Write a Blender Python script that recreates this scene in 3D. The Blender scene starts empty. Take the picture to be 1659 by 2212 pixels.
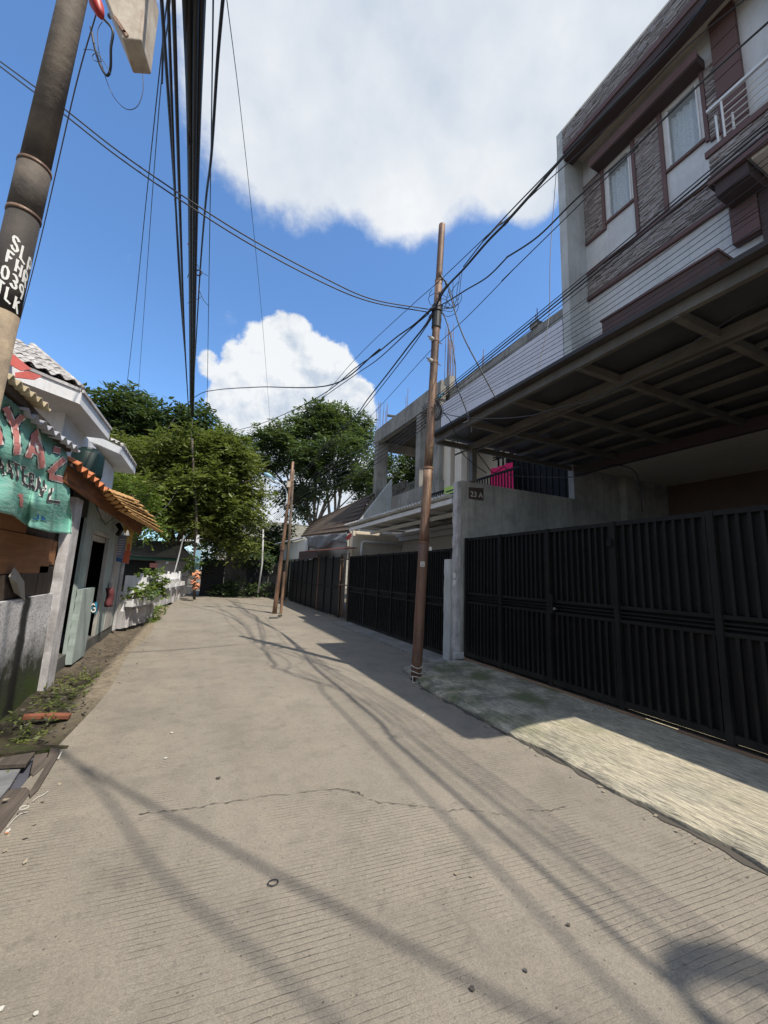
import bpy, math, random
import numpy as np
from mathutils import Vector, Matrix
random.seed(7); rng = np.random.default_rng(7)
S = bpy.context.scene
COL = S.collection

# ------------------------------------------------------------------ camera
F, CX, CY, H = 850.0, 829.5, 1106.0, 1.55
pitch, roll, yaw = math.radians(9.2), math.radians(2.3), math.radians(24.6)
cf = np.array([math.sin(yaw)*math.cos(pitch), math.cos(yaw)*math.cos(pitch), math.sin(pitch)])
_r0 = np.array([math.cos(yaw), -math.sin(yaw), 0.0]); _u0 = np.cross(_r0, cf)
cr = math.cos(roll)*_r0 + math.sin(roll)*_u0
cu = math.cos(roll)*_u0 - math.sin(roll)*_r0
C0 = np.array([0, 0, H])
cam = bpy.data.cameras.new('camera'); camo = bpy.data.objects.new('camera', cam); COL.objects.link(camo)
M = Matrix.Identity(4)
for i in range(3):
    M[i][0] = cr[i]; M[i][1] = cu[i]; M[i][2] = -cf[i]; M[i][3] = C0[i]
camo.matrix_world = M
cam.sensor_fit = 'HORIZONTAL'; cam.sensor_width = 36.0; cam.lens = 36.0*F/1659.0
cam.clip_start = 0.05; cam.clip_end = 3000
S.camera = camo

# survey helpers: a sight line through a point of the photograph meets a known plane of the place
def ray(x, y): return cf + cr*(x-CX)/F - cu*(y-CY)/F
def rz(x, y, z=0.0): d = ray(x, y); return C0 + d*((z-H)/d[2])
def rx(x, y, X): d = ray(x, y); return C0 + d*(X/d[0])
def ry(x, y, Y): d = ray(x, y); return C0 + d*(Y/d[1])
def rt(x, y, t): return C0 + ray(x, y)*t
def c1(x, y): return ((2100+x/1.795)/1.8228, (y/1.795)/1.8228)
def c2(x, y): return ((1400+x/2.074)/1.8228, (800+y/2.074)/1.8228)
def c3(x, y): return ((1700+x/1.253)/1.8228, (900+y/1.253)/1.8228)
def c6(x, y): return ((1350+x/1.77)/1.8228, (1500+y/1.77)/1.8228)
def c7(x, y): return ((1900+x/1.476)/1.8228, (y/1.476)/1.8228)
def zq(x, y): return (x/1.58/1.8228, y/1.58/1.8228)
def l2(x, y): return (x/2.37/1.8228, (1300+y/2.37)/1.8228)
def l3(x, y): return (x/2.37/1.8228, (2000+y/2.37)/1.8228)
def l4(x, y): return ((350+x/2.212)/1.8228, (1500+y/2.212)/1.8228)
def l5(x, y): return ((950+x/2.329)/1.8228, (1550+y/2.329)/1.8228)
def dl(x, y): return (x/3.6875/1.8228, (2800+y/3.6875)/1.8228)

# ------------------------------------------------------------------ sun, sky, exposure
SUN = Vector((0.30, -0.58, 1.0)).normalized()
sl = bpy.data.lights.new('sun', 'SUN'); sl.energy = 3.9; sl.angle = math.radians(0.7); sl.color = (1.0, 0.93, 0.80)
so = bpy.data.objects.new('sun', sl); COL.objects.link(so); so.location = (20, -30, 60)
so.rotation_euler = SUN.to_track_quat('Z', 'Y').to_euler()
S.view_settings.view_transform = 'Standard'; S.view_settings.look = 'None'
S.view_settings.gamma = 1.0; S.view_settings.use_curve_mapping = False
S.view_settings.exposure = 0.52
W = bpy.data.worlds.new('World'); S.world = W; W.use_nodes = True
wn, wl = W.node_tree.nodes, W.node_tree.links; wn.clear()
def wnode(t, **k):
    n = wn.new(t)
    for a, b in k.items(): setattr(n, a, b)
    return n
sky = wnode('ShaderNodeTexSky', sky_type='NISHITA', sun_disc=False)
sky.sun_elevation = math.asin(SUN.z); sky.sun_rotation = math.atan2(SUN.x, SUN.y)
sky.air_density = 1.0; sky.dust_density = 0.9; sky.ozone_density = 2.0
tint = wnode('ShaderNodeMix', data_type='RGBA', blend_type='MULTIPLY'); tint.inputs[0].default_value = 1
tint.inputs[7].default_value = (0.74, 1.0, 1.22, 1)
wl.new(sky.outputs[0], tint.inputs[6])
bg = wnode('ShaderNodeBackground'); bg.inputs[1].default_value = 0.145; wl.new(tint.outputs[2], bg.inputs[0])
tc = wnode('ShaderNodeTexCoord')
nz = wnode('ShaderNodeTexNoise'); nz.inputs['Scale'].default_value = 2.6; nz.inputs['Detail'].default_value = 9; nz.inputs['Roughness'].default_value = 0.58
wl.new(tc.outputs['Generated'], nz.inputs['Vector'])
off = wnode('ShaderNodeVectorMath', operation='ADD'); off.inputs[1].default_value = tuple(SUN*0.05)
wl.new(tc.outputs['Generated'], off.inputs[0])
nz2 = wnode('ShaderNodeTexNoise'); nz2.inputs['Scale'].default_value = 2.6; nz2.inputs['Detail'].default_value = 7; nz2.inputs['Roughness'].default_value = 0.5
wl.new(off.outputs[0], nz2.inputs['Vector'])
nz3 = wnode('ShaderNodeTexNoise'); nz3.inputs['Scale'].default_value = 9.0; nz3.inputs['Detail'].default_value = 9; nz3.inputs['Roughness'].default_value = 0.6
wl.new(tc.outputs['Generated'], nz3.inputs['Vector'])
blobs = [(640,180,250,1),(820,60,280,1),(1000,160,260,1),(1120,290,160,1),(880,330,170,1),(760,290,150,1),(1300,-60,300,1),(1560,-250,300,1),(1700,150,300,1),
         (420,-120,150,.75),(640,-150,300,1),(1140,420,70,.7),
         (610,775,95,1.0),(560,830,95,1),(665,835,115,1),(720,885,95,1),(600,900,130,1),(500,870,60,.7),(455,790,40,.5),
         (640,1110,260,.62),(900,1150,260,.5)]
def wmath(op, a, b=None):
    n = wnode('ShaderNodeMath', operation=op)
    for i, v in enumerate((a, b)):
        if v is None: continue
        if isinstance(v, (int, float)): n.inputs[i].default_value = v
        else: wl.new(v, n.inputs[i])
    return n.outputs[0]
def blobfield(bl):
    acc = None
    for (bx, by, br, st) in bl:
        d = ray(bx, by); d = d/np.linalg.norm(d)
        e = ray(bx+br, by); e /= np.linalg.norm(e); ca = float(d @ e)
        dp = wnode('ShaderNodeVectorMath', operation='DOT_PRODUCT'); dp.inputs[1].default_value = tuple(d)
        wl.new(tc.outputs['Generated'], dp.inputs[0])
        mr = wnode('ShaderNodeMapRange', interpolation_type='LINEAR'); mr.inputs[1].default_value = 1-(1-ca)*1.35; mr.inputs[2].default_value = 1-(1-ca)*0.30
        mr.inputs[3].default_value = 0; mr.inputs[4].default_value = st
        wl.new(dp.outputs['Value'], mr.inputs[0])
        acc = mr.outputs[0] if acc is None else wmath('MAXIMUM', acc, mr.outputs[0])
    return acc
def wrange(v, a, b, c=0.0, d=1.0):
    n = wnode('ShaderNodeMapRange', interpolation_type='SMOOTHSTEP'); wl.new(v, n.inputs[0])
    for i, x in enumerate((a, b, c, d)): n.inputs[i+1].default_value = x
    return n.outputs[0]
nz4 = wnode('ShaderNodeTexNoise'); nz4.inputs['Scale'].default_value = 22.0; nz4.inputs['Detail'].default_value = 8; nz4.inputs['Roughness'].default_value = 0.6
wl.new(tc.outputs['Generated'], nz4.inputs['Vector'])
def cen(o, k): return wmath('MULTIPLY', wmath('SUBTRACT', o, 0.5), k)
qb = wmath('ADD', wmath('ADD', blobfield([b for b in blobs if not 500 < b[1] < 1000]), cen(nz.outputs[0], 0.9)), wmath('ADD', cen(nz3.outputs[0], 0.75), cen(nz4.outputs[0], 0.5)))
qc_ = wmath('ADD', wmath('ADD', blobfield([b for b in blobs if 500 < b[1] < 1000]), cen(nz3.outputs[0], 0.9)), cen(nz4.outputs[0], 0.75))
mb_, mc_ = wrange(qb, 0.14, 0.66, 0, 0.985), wrange(qc_, 0.30, 0.52, 0, 0.98)
# unseen broken cumulus deck added overhead and behind the viewer for neutral fill light
def dirdot(v):
    dp = wnode('ShaderNodeVectorMath', operation='DOT_PRODUCT'); v = np.array(v, float); dp.inputs[1].default_value = tuple(v/np.linalg.norm(v)); wl.new(tc.outputs['Generated'], dp.inputs[0]); return dp.outputs['Value']
away = wmath('MAXIMUM', wrange(dirdot(tuple(cf)), 0.42, 0.05), 0.0)
deck = wmath('ADD', wmath('MULTIPLY', away, 1.0), wmath('ADD', cen(low_n := nz.outputs[0], 2.4), cen(nz3.outputs[0], 0.5)))
md_ = wrange(deck, 0.72, 1.05, 0, 0.95)
mkv = wmath('MAXIMUM', wmath('MAXIMUM', mb_, mc_), md_)
rel = wmath('ADD', wmath('MULTIPLY', wmath('SUBTRACT', nz.outputs[0], nz2.outputs[0]), 2.6), 0.55)
off2 = wnode('ShaderNodeVectorMath', operation='ADD'); off2.inputs[1].default_value = tuple(SUN*0.022); wl.new(tc.outputs['Generated'], off2.inputs[0])
nz5 = wnode('ShaderNodeTexNoise'); nz5.inputs['Scale'].default_value = 9.0; nz5.inputs['Detail'].default_value = 5; wl.new(off2.outputs[0], nz5.inputs['Vector'])
sepz = wnode('ShaderNodeSeparateXYZ'); wl.new(tc.outputs['Generated'], sepz.inputs[0])
zt, zb = [float((ray(620, v)/np.linalg.norm(ray(620, v)))[2]) for v in (720, 930)]
rel = wmath('ADD', rel, wmath('MULTIPLY', wmath('ADD', wmath('MULTIPLY', wmath('SUBTRACT', nz3.outputs[0], nz5.outputs[0]), 5.5), wrange(sepz.outputs[2], zb, zt, -0.45, 0.25)), mc_))
low = wnode('ShaderNodeTexNoise'); low.inputs['Scale'].default_value = 1.7; low.inputs['Detail'].default_value = 3; wl.new(tc.outputs['Generated'], low.inputs['Vector'])
rel = wmath('ADD', rel, cen(low.outputs[0], 2.6))
cm = wnode('ShaderNodeMix', data_type='RGBA'); wl.new(rel, cm.inputs[0]); cm.clamp_factor = True
cm.inputs[6].default_value = (0.58, 0.66, 0.77, 1); cm.inputs[7].default_value = (0.92, 0.94, 0.96, 1)
bgc = wnode('ShaderNodeBackground'); bgc.inputs[1].default_value = 0.70; wl.new(cm.outputs[2], bgc.inputs[0])
ms = wnode('ShaderNodeMixShader'); wl.new(mkv, ms.inputs[0]); wl.new(bg.outputs[0], ms.inputs[1]); wl.new(bgc.outputs[0], ms.inputs[2])
wo = wnode('ShaderNodeOutputWorld'); wl.new(ms.outputs[0], wo.inputs[0])

# ------------------------------------------------------------------ materials
class NT:
    def __init__(s, name):
        s.m = bpy.data.materials.new(name); s.m.use_nodes = True
        s.n, s.l = s.m.node_tree.nodes, s.m.node_tree.links
        s.b = s.n['Principled BSDF']
        g = s.n.new('ShaderNodeNewGeometry'); s.pos = g.outputs['Position']; s.nrm = g.outputs['Normal']; s.rnd = g.outputs['Random Per Island']
    def node(s, t, **k):
        n = s.n.new(t)
        for a, b in k.items(): setattr(n, a, b)
        return n
    def put(s, sock, v):
        if isinstance(v, (int, float)): sock.default_value = v
        elif isinstance(v, tuple): sock.default_value = v if len(v) != 3 or len(sock.default_value) == 3 else (*v, 1)
        else: s.l.new(v, sock)
    def noise(s, scale, detail=5, rough=0.55, sc=(1, 1, 1), loc=(0, 0, 0), w=None):
        mp = s.node('ShaderNodeMapping'); mp.inputs['Scale'].default_value = sc; mp.inputs['Location'].default_value = loc
        s.l.new(w or s.pos, mp.inputs[0])
        n = s.node('ShaderNodeTexNoise'); n.inputs['Scale'].default_value = scale; n.inputs['Detail'].default_value = detail; n.inputs['Roughness'].default_value = rough
        s.l.new(mp.outputs[0], n.inputs['Vector']); return n.outputs[0]
    def rng(s, v, a, b, c=0.0, d=1.0):
        n = s.node('ShaderNodeMapRange'); s.put(n.inputs[0], v)
        for i, x in enumerate((a, b, c, d)): n.inputs[i+1].default_value = x
        return n.outputs[0]
    def math(s, op, a, b=0.0):
        n = s.node('ShaderNodeMath', operation=op); s.put(n.inputs[0], a); s.put(n.inputs[1], b); return n.outputs[0]
    def mix(s, f, a, b, bt='MIX'):
        n = s.node('ShaderNodeMix', data_type='RGBA', blend_type=bt); s.put(n.inputs[0], f); s.put(n.inputs[6], a); s.put(n.inputs[7], b); return n.outputs[2]
    def xyz(s):
        n = s.node('ShaderNodeSeparateXYZ'); s.l.new(s.pos, n.inputs[0]); return n.outputs
    def bump(s, h, dist=0.01, strength=0.6, prev=None):
        n = s.node('ShaderNodeBump'); n.inputs['Distance'].default_value = dist; n.inputs['Strength'].default_value = strength
        s.put(n.inputs['Height'], h)
        if prev is not None: s.l.new(prev, n.inputs['Normal'])
        return n.outputs[0]
    def fin(s, col, rough=0.8, nor=None, metal=0.0, spec=None):
        s.put(s.b.inputs['Base Color'], col); s.put(s.b.inputs['Roughness'], rough); s.b.inputs['Metallic'].default_value = metal
        if nor is not None: s.l.new(nor, s.b.inputs['Normal'])
        if spec is not None: s.b.inputs['Specular IOR Level'].default_value = spec
        return s.m

def weathered(name, c, c2=None, rough=0.85, big=1.3, fine=30, amt=0.6, streak=0.0, streakc=None, bump=0.004, metal=0.0, island=0.0, spec=0.3):
    t = NT(name)
    c2 = c2 or tuple(x*0.72 for x in c)
    f = t.rng(t.noise(big, 7, 0.62), 0.36, 0.66, 0, amt)
    col = t.mix(f, c, c2)
    col = t.mix(t.rng(t.noise(fine, 4, 0.6), 0.35, 0.7, 0, 0.35), col, tuple(x*0.7 for x in c))
    if streak:
        sv = t.rng(t.noise(3.0, 6, 0.6, sc=(4, 4, 0.35)), 0.5, 0.74, 0, streak)
        col = t.mix(sv, col, streakc or tuple(x*0.35 for x in c))
    if island:
        col = t.mix(t.rng(t.rnd, 0, 1, 0, island), col, tuple(x*0.35 for x in c))
    return t.fin(col, rough, t.bump(t.noise(fine*1.7, 5, 0.6), bump), metal, spec)

def plain(name, c, rough=0.6, metal=0.0): 
    t = NT(name)
    col = t.mix(t.rng(t.noise(6, 5), 0.35, 0.7, 0, 0.3), c, tuple(x*0.7 for x in c))
    return t.fin(col, rough, None, metal)

def mat_road():
    t = NT('road_concrete'); x, y, z = t.xyz()
    # broom grooves running across the street, slightly skewed, cut by hand: uneven spacing and fading
    wob = t.noise(0.9, 3, 0.5); wob2 = t.noise(9, 3, 0.5)
    yy = t.math('ADD', t.math('ADD', y, t.math('MULTIPLY', x, 0.08)), t.math('ADD', t.math('MULTIPLY', wob, 0.05), t.math('MULTIPLY', wob2, 0.008)))
    def groove(period, width):
        m = t.math('PINGPONG', yy, period/2); return t.rng(m, 0, width, 1, 0)
    g = groove(0.030, 0.0042)
    gm = t.rng(t.noise(1.6, 6, 0.65, sc=(1.0, 0.7, 1), loc=(3, 0, 0)), 0.40, 0.60, 0.0, 1.0)
    dens = t.rng(t.noise(26, 3, 0.6, sc=(0.25, 1, 1)), 0.3, 0.6, 0.2, 1)
    g = t.math('MULTIPLY', t.math('MULTIPLY', g, gm), dens)
    base = t.mix(t.rng(t.noise(0.7, 7, 0.6), 0.35, 0.65), (0.345, 0.300, 0.242), (0.267, 0.236, 0.192))
    base = t.mix(t.rng(t.noise(1.7, 7, 0.7, sc=(2.2, 0.25, 1)), 0.45, 0.75, 0, 0.35), base, (0.30, 0.24, 0.19))
    base = t.mix(t.rng(t.noise(2.6, 8, 0.7), 0.48, 0.70, 0, 0.55), base, (0.15, 0.137, 0.118))
    base = t.mix(t.rng(t.noise(0.45, 6, 0.6, sc=(3.2, 0.30, 1), loc=(7, 0, 0)), 0.50, 0.68, 0, 0.40), base, (0.37, 0.33, 0.27))
    base = t.mix(t.rng(t.noise(7, 8, 0.75, loc=(0, 5, 0)), 0.56, 0.70, 0, 0.55), base, (0.11, 0.098, 0.082))
    v = t.node('ShaderNodeTexVoronoi'); v.inputs['Scale'].default_value = 130; t.l.new(t.pos, v.inputs['Vector'])
    base = t.mix(t.rng(v.outputs['Distance'], 0.0, 0.22, 0.5, 0), base, (0.42, 0.39, 0.34))
    v2 = t.node('ShaderNodeTexVoronoi'); v2.inputs['Scale'].default_value = 17; t.l.new(t.pos, v2.inputs['Vector'])
    pk = t.rng(v2.outputs['Distance'], 0.03, 0.11, 1, 0)
    base = t.mix(t.math('MULTIPLY', pk, 0.75), base, (0.07, 0.062, 0.055))
    grain = t.noise(160, 4, 0.75)
    base = t.mix(t.rng(t.noise(48, 6, 0.8, loc=(1, 1, 0)), 0.50, 0.66, 0, 0.38), base, (0.13, 0.115, 0.098))
    base = t.mix(t.rng(grain, 0.35, 0.68, 0, 0.65), base, (0.12, 0.108, 0.093))
    base = t.mix(t.math('MULTIPLY', g, 0.62), base, (0.085, 0.075, 0.063))
    h = t.math('ADD', t.math('MULTIPLY', g, -1.0), t.math('MULTIPLY', grain, 0.9))
    h = t.math('SUBTRACT', h, t.math('MULTIPLY', pk, 0.8))
    return t.fin(base, 0.88, t.bump(h, 0.006, 0.75, t.bump(t.noise(5, 5), 0.02, 0.25)), 0, 0.25)

def mat_apron():
    t = NT('apron_concrete'); x, y, z = t.xyz()
    s = t.noise(9, 8, 0.72, sc=(10, 0.5, 1))
    s2 = t.noise(38, 6, 0.75, sc=(4.5, 0.28, 1))
    b = t.mix(t.rng(t.noise(1.4, 7, 0.65), 0.36, 0.64), (0.76, 0.67, 0.50), (0.56, 0.51, 0.40))
    b = t.mix(t.rng(s, 0.46, 0.60, 0, 0.85), b, (0.20, 0.185, 0.155))
    b = t.mix(t.rng(s2, 0.47, 0.60, 0, 0.75), b, (0.15, 0.14, 0.12))
    mo = t.rng(t.noise(2.3, 6, 0.6, loc=(1, 2, 0)), 0.46, 0.62, 0, 0.75)
    b = t.mix(t.math('MULTIPLY', t.rng(t.noise(3.2, 7, 0.7, loc=(5, 2, 0)), 0.42, 0.6), t.rng(y, 2.6, 4.2, 0.1, 0.75)), b, (0.14, 0.135, 0.12))
    b = t.mix(t.math('MULTIPLY', mo, t.rng(y, 2.6, 4.0, 0.15, 1)), b, (0.10, 0.13, 0.05))
    b = t.mix(t.rng(z, 0.03, 0.005, 0, 0.6), b, (0.13, 0.11, 0.09))
    h = t.math('ADD', t.math('MULTIPLY', s, -1.2), t.math('MULTIPLY', s2, -0.8))
    return t.fin(b, 0.9, t.bump(h, 0.015, 0.8), 0, 0.2)

def mat_lowwall():
    t = NT('stained_render'); x, y, z = t.xyz()
    b = t.mix(t.rng(t.noise(2.0, 8, 0.7), 0.35, 0.65), (0.64, 0.63, 0.65), (0.45, 0.44, 0.45))
    b = t.mix(t.rng(t.noise(28, 6, 0.75, sc=(1, 1, 1.6)), 0.52, 0.64, 0, 0.85), b, (0.12, 0.11, 0.11))
    n = t.noise(3.5, 7, 0.7)
    low = t.rng(t.math('ADD', z, t.math('MULTIPLY', n, -0.9)), 0.30, -0.12, 0, 1)
    b = t.mix(low, b, (0.045, 0.048, 0.035))
    moss = t.math('MULTIPLY', t.rng(t.math('ADD', z, t.math('MULTIPLY', n, -0.7)), -0.02, -0.30, 0, 1), t.rng(t.noise(1.6, 4), 0.4, 0.6))
    b = t.mix(moss, b, (0.05, 0.075, 0.018))
    dy = t.math('ABSOLUTE', t.math('SUBTRACT', t.math('ADD', y, t.math('MULTIPLY', n, 0.25)), 5.88))
    b = t.mix(t.rng(dy, 0.07, 0.15, 0.96, 0), b, (0.022, 0.02, 0.018))
    return t.fin(b, 0.93, t.bump(t.noise(34, 7, 0.75), 0.02, 0.8), 0, 0.15)

def mat_dirt():
    t = NT('mossy_dirt'); x, y, z = t.xyz()
    b = t.mix(t.rng(t.noise(2.4, 8, 0.7), 0.38, 0.6), (0.095, 0.078, 0.055), (0.035, 0.032, 0.024))
    b = t.mix(t.math('MULTIPLY', t.rng(t.noise(4.5, 7, 0.65, loc=(4, 1, 0)), 0.50, 0.62, 0, 0.9), t.rng(y, 6.5, 8.0, 1, 0.12)), b, (0.045, 0.062, 0.018))
    b = t.mix(t.rng(y, 6.8, 8.2, 0, 0.8), b, t.mix(t.rng(t.noise(6, 6, 0.7), 0.4, 0.6), (0.20, 0.16, 0.12), (0.11, 0.09, 0.07)))
    te = t.math('ADD', x, t.math('MULTIPLY', t.noise(5, 6, 0.7), 0.22)); te = t.math('MULTIPLY', t.rng(te, -1.10, -0.98), t.rng(y, 4.6, 6.2))
    b = t.mix(t.math('MULTIPLY', te, 0.9), b, t.mix(t.rng(t.noise(9, 6, 0.7), 0.4, 0.62), (0.33, 0.275, 0.205), (0.21, 0.175, 0.13)))
    b = t.mix(t.rng(t.noise(45, 5, 0.7), 0.60, 0.74, 0, 0.7), b, (0.20, 0.18, 0.14))
    return t.fin(b, 0.97, t.bump(t.noise(14, 8, 0.75), 0.05, 0.9), 0, 0.1)

def mat_rustpole():
    t = NT('rusty_pole'); x, y, z = t.xyz()
    a = t.noise(5, 9, 0.72, sc=(5, 5, 0.45)); b_ = t.noise(2.0, 6, 0.65, sc=(1, 1, 0.7))
    c = t.mix(t.rng(a, 0.38, 0.62), (0.10, 0.050, 0.036), (0.17, 0.092, 0.060))
    mid = t.math('MULTIPLY', t.rng(z, 2.0, 3.0), t.rng(z, 7.5, 4.2, 0.35, 1))
    c = t.mix(t.math('MULTIPLY', mid, t.rng(a, 0.46, 0.60, 0.1, 0.9)), c, (0.30, 0.20, 0.125))
    c = t.mix(t.rng(b_, 0.52, 0.66, 0, 0.8), c, (0.042, 0.026, 0.022))
    c = t.mix(t.rng(t.noise(42, 6, 0.75), 0.60, 0.70, 0, 0.7), c, (0.32, 0.22, 0.15))
    return t.fin(c, t.rng(a, 0.3, 0.7, 0.35, 0.75), t.bump(t.noise(50, 6, 0.75), 0.006, 0.9), 0.1, 0.5)

def mat_gate():
    t = NT('black_gate_paint'); x, y, z = t.xyz()
    c = t.mix(t.rng(t.noise(3, 5), 0.35, 0.65), (0.006, 0.006, 0.0065), (0.010, 0.0095, 0.009))
    c = t.mix(t.rng(t.noise(24, 7, 0.75), 0.66, 0.76, 0, 0.6), c, (0.03, 0.016, 0.010))
    c = t.mix(t.math('MULTIPLY', t.rng(z, 0.6, 0.1, 0, 1), t.rng(t.noise(5, 6, 0.7), 0.35, 0.65, 0.1, 0.6)), c, (0.045, 0.039, 0.032))
    return t.fin(c, t.rng(t.noise(12), 0.3, 0.7, 0.5, 0.8), t.bump(t.noise(40, 5, 0.7), 0.002, 0.6), 0, 0.22)

def mat_rust(name='rusty_steel', a=(0.15, 0.075, 0.048), b=(0.26, 0.16, 0.10), c=(0.05, 0.028, 0.02)):
    t = NT(name)
    col = t.mix(t.rng(t.noise(6, 8, 0.7, sc=(2, 2, 0.35)), 0.38, 0.62), a, b)
    col = t.mix(t.rng(t.noise(2.2, 6, 0.6, sc=(1, 1, 0.5)), 0.50, 0.66, 0, 0.75), col, c)
    col = t.mix(t.rng(t.noise(60, 5, 0.7), 0.60, 0.74, 0, 0.6), col, (0.30, 0.20, 0.13))
    return t.fin(col, t.rng(t.noise(20), 0.3, 0.7, 0.35, 0.7), t.bump(t.noise(70, 5, 0.7), 0.004, 0.7), 0.15, 0.5)

def mat_leaf(name, c, c2, tr=0.35):
    t = NT(name); t.n.remove(t.b)
    col = t.mix(t.rnd, c, c2)
    col = t.mix(t.rng(t.noise(0.45, 4, 0.6), 0.38, 0.62), col, tuple(v*0.62 for v in c))
    d = t.node('ShaderNodeBsdfPrincipled'); t.l.new(col, d.inputs['Base Color']); d.inputs['Roughness'].default_value = 0.42; d.inputs['Specular IOR Level'].default_value = 0.45
    tl = t.node('ShaderNodeBsdfTranslucent'); t.l.new(t.mix(0.5, col, (0.16, 0.22, 0.02)), tl.inputs[0])
    mx = t.node('ShaderNodeMixShader'); mx.inputs[0].default_value = tr; t.l.new(d.outputs[0], mx.inputs[1]); t.l.new(tl.outputs[0], mx.inputs[2])
    o = t.n['Material Output']; t.l.new(mx.outputs[0], o.inputs[0]); return t.m

def mat_wood(name, c, c2, ax=1):
    t = NT(name); sc = [9, 9, 9]; sc[ax] = 0.6
    col = t.mix(t.rng(t.noise(2.5, 7, 0.65, sc=tuple(sc)), 0.38, 0.62), c, c2)
    col = t.mix(t.rng(t.noise(2, 5), 0.5, 0.7, 0, 0.5), col, tuple(v*0.5 for v in c))
    return t.fin(col, 0.8, t.bump(t.noise(4, 6, 0.7, sc=tuple(sc)), 0.006, 0.6), 0, 0.25)

def mat_stone():
    t = NT('ledger_stone')
    v = t.mix(t.rnd, (0.20, 0.175, 0.17), (0.42, 0.38, 0.375))
    v = t.mix(t.rng(t.noise(25, 5, 0.7), 0.4, 0.65, 0, 0.5), v, (0.11, 0.09, 0.085))
    return t.fin(v, 0.85, t.bump(t.noise(60, 5, 0.7), 0.006, 0.8), 0, 0.3)

def mat_glass():
    t = NT('window_glass'); 
    t.b.inputs['Base Color'].default_value = (0.90, 0.94, 0.96, 1); t.b.inputs['Roughness'].default_value = 0.03
    t.b.inputs['Transmission Weight'].default_value = 0.85; t.b.inputs['IOR'].default_value = 1.25
    return t.m

def mat_curtain():
    t = NT('curtain_cloth')
    col = t.mix(t.rng(t.noise(30, 5, 0.7), 0.42, 0.6), (0.62, 0.64, 0.66), (0.84, 0.85, 0.86))
    return t.fin(col, 0.9)

def mat_corr(name, c, c2, sc=1.5):
    return weathered(name, c, c2, 0.6, sc, 22, 0.9, 0.35)

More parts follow.
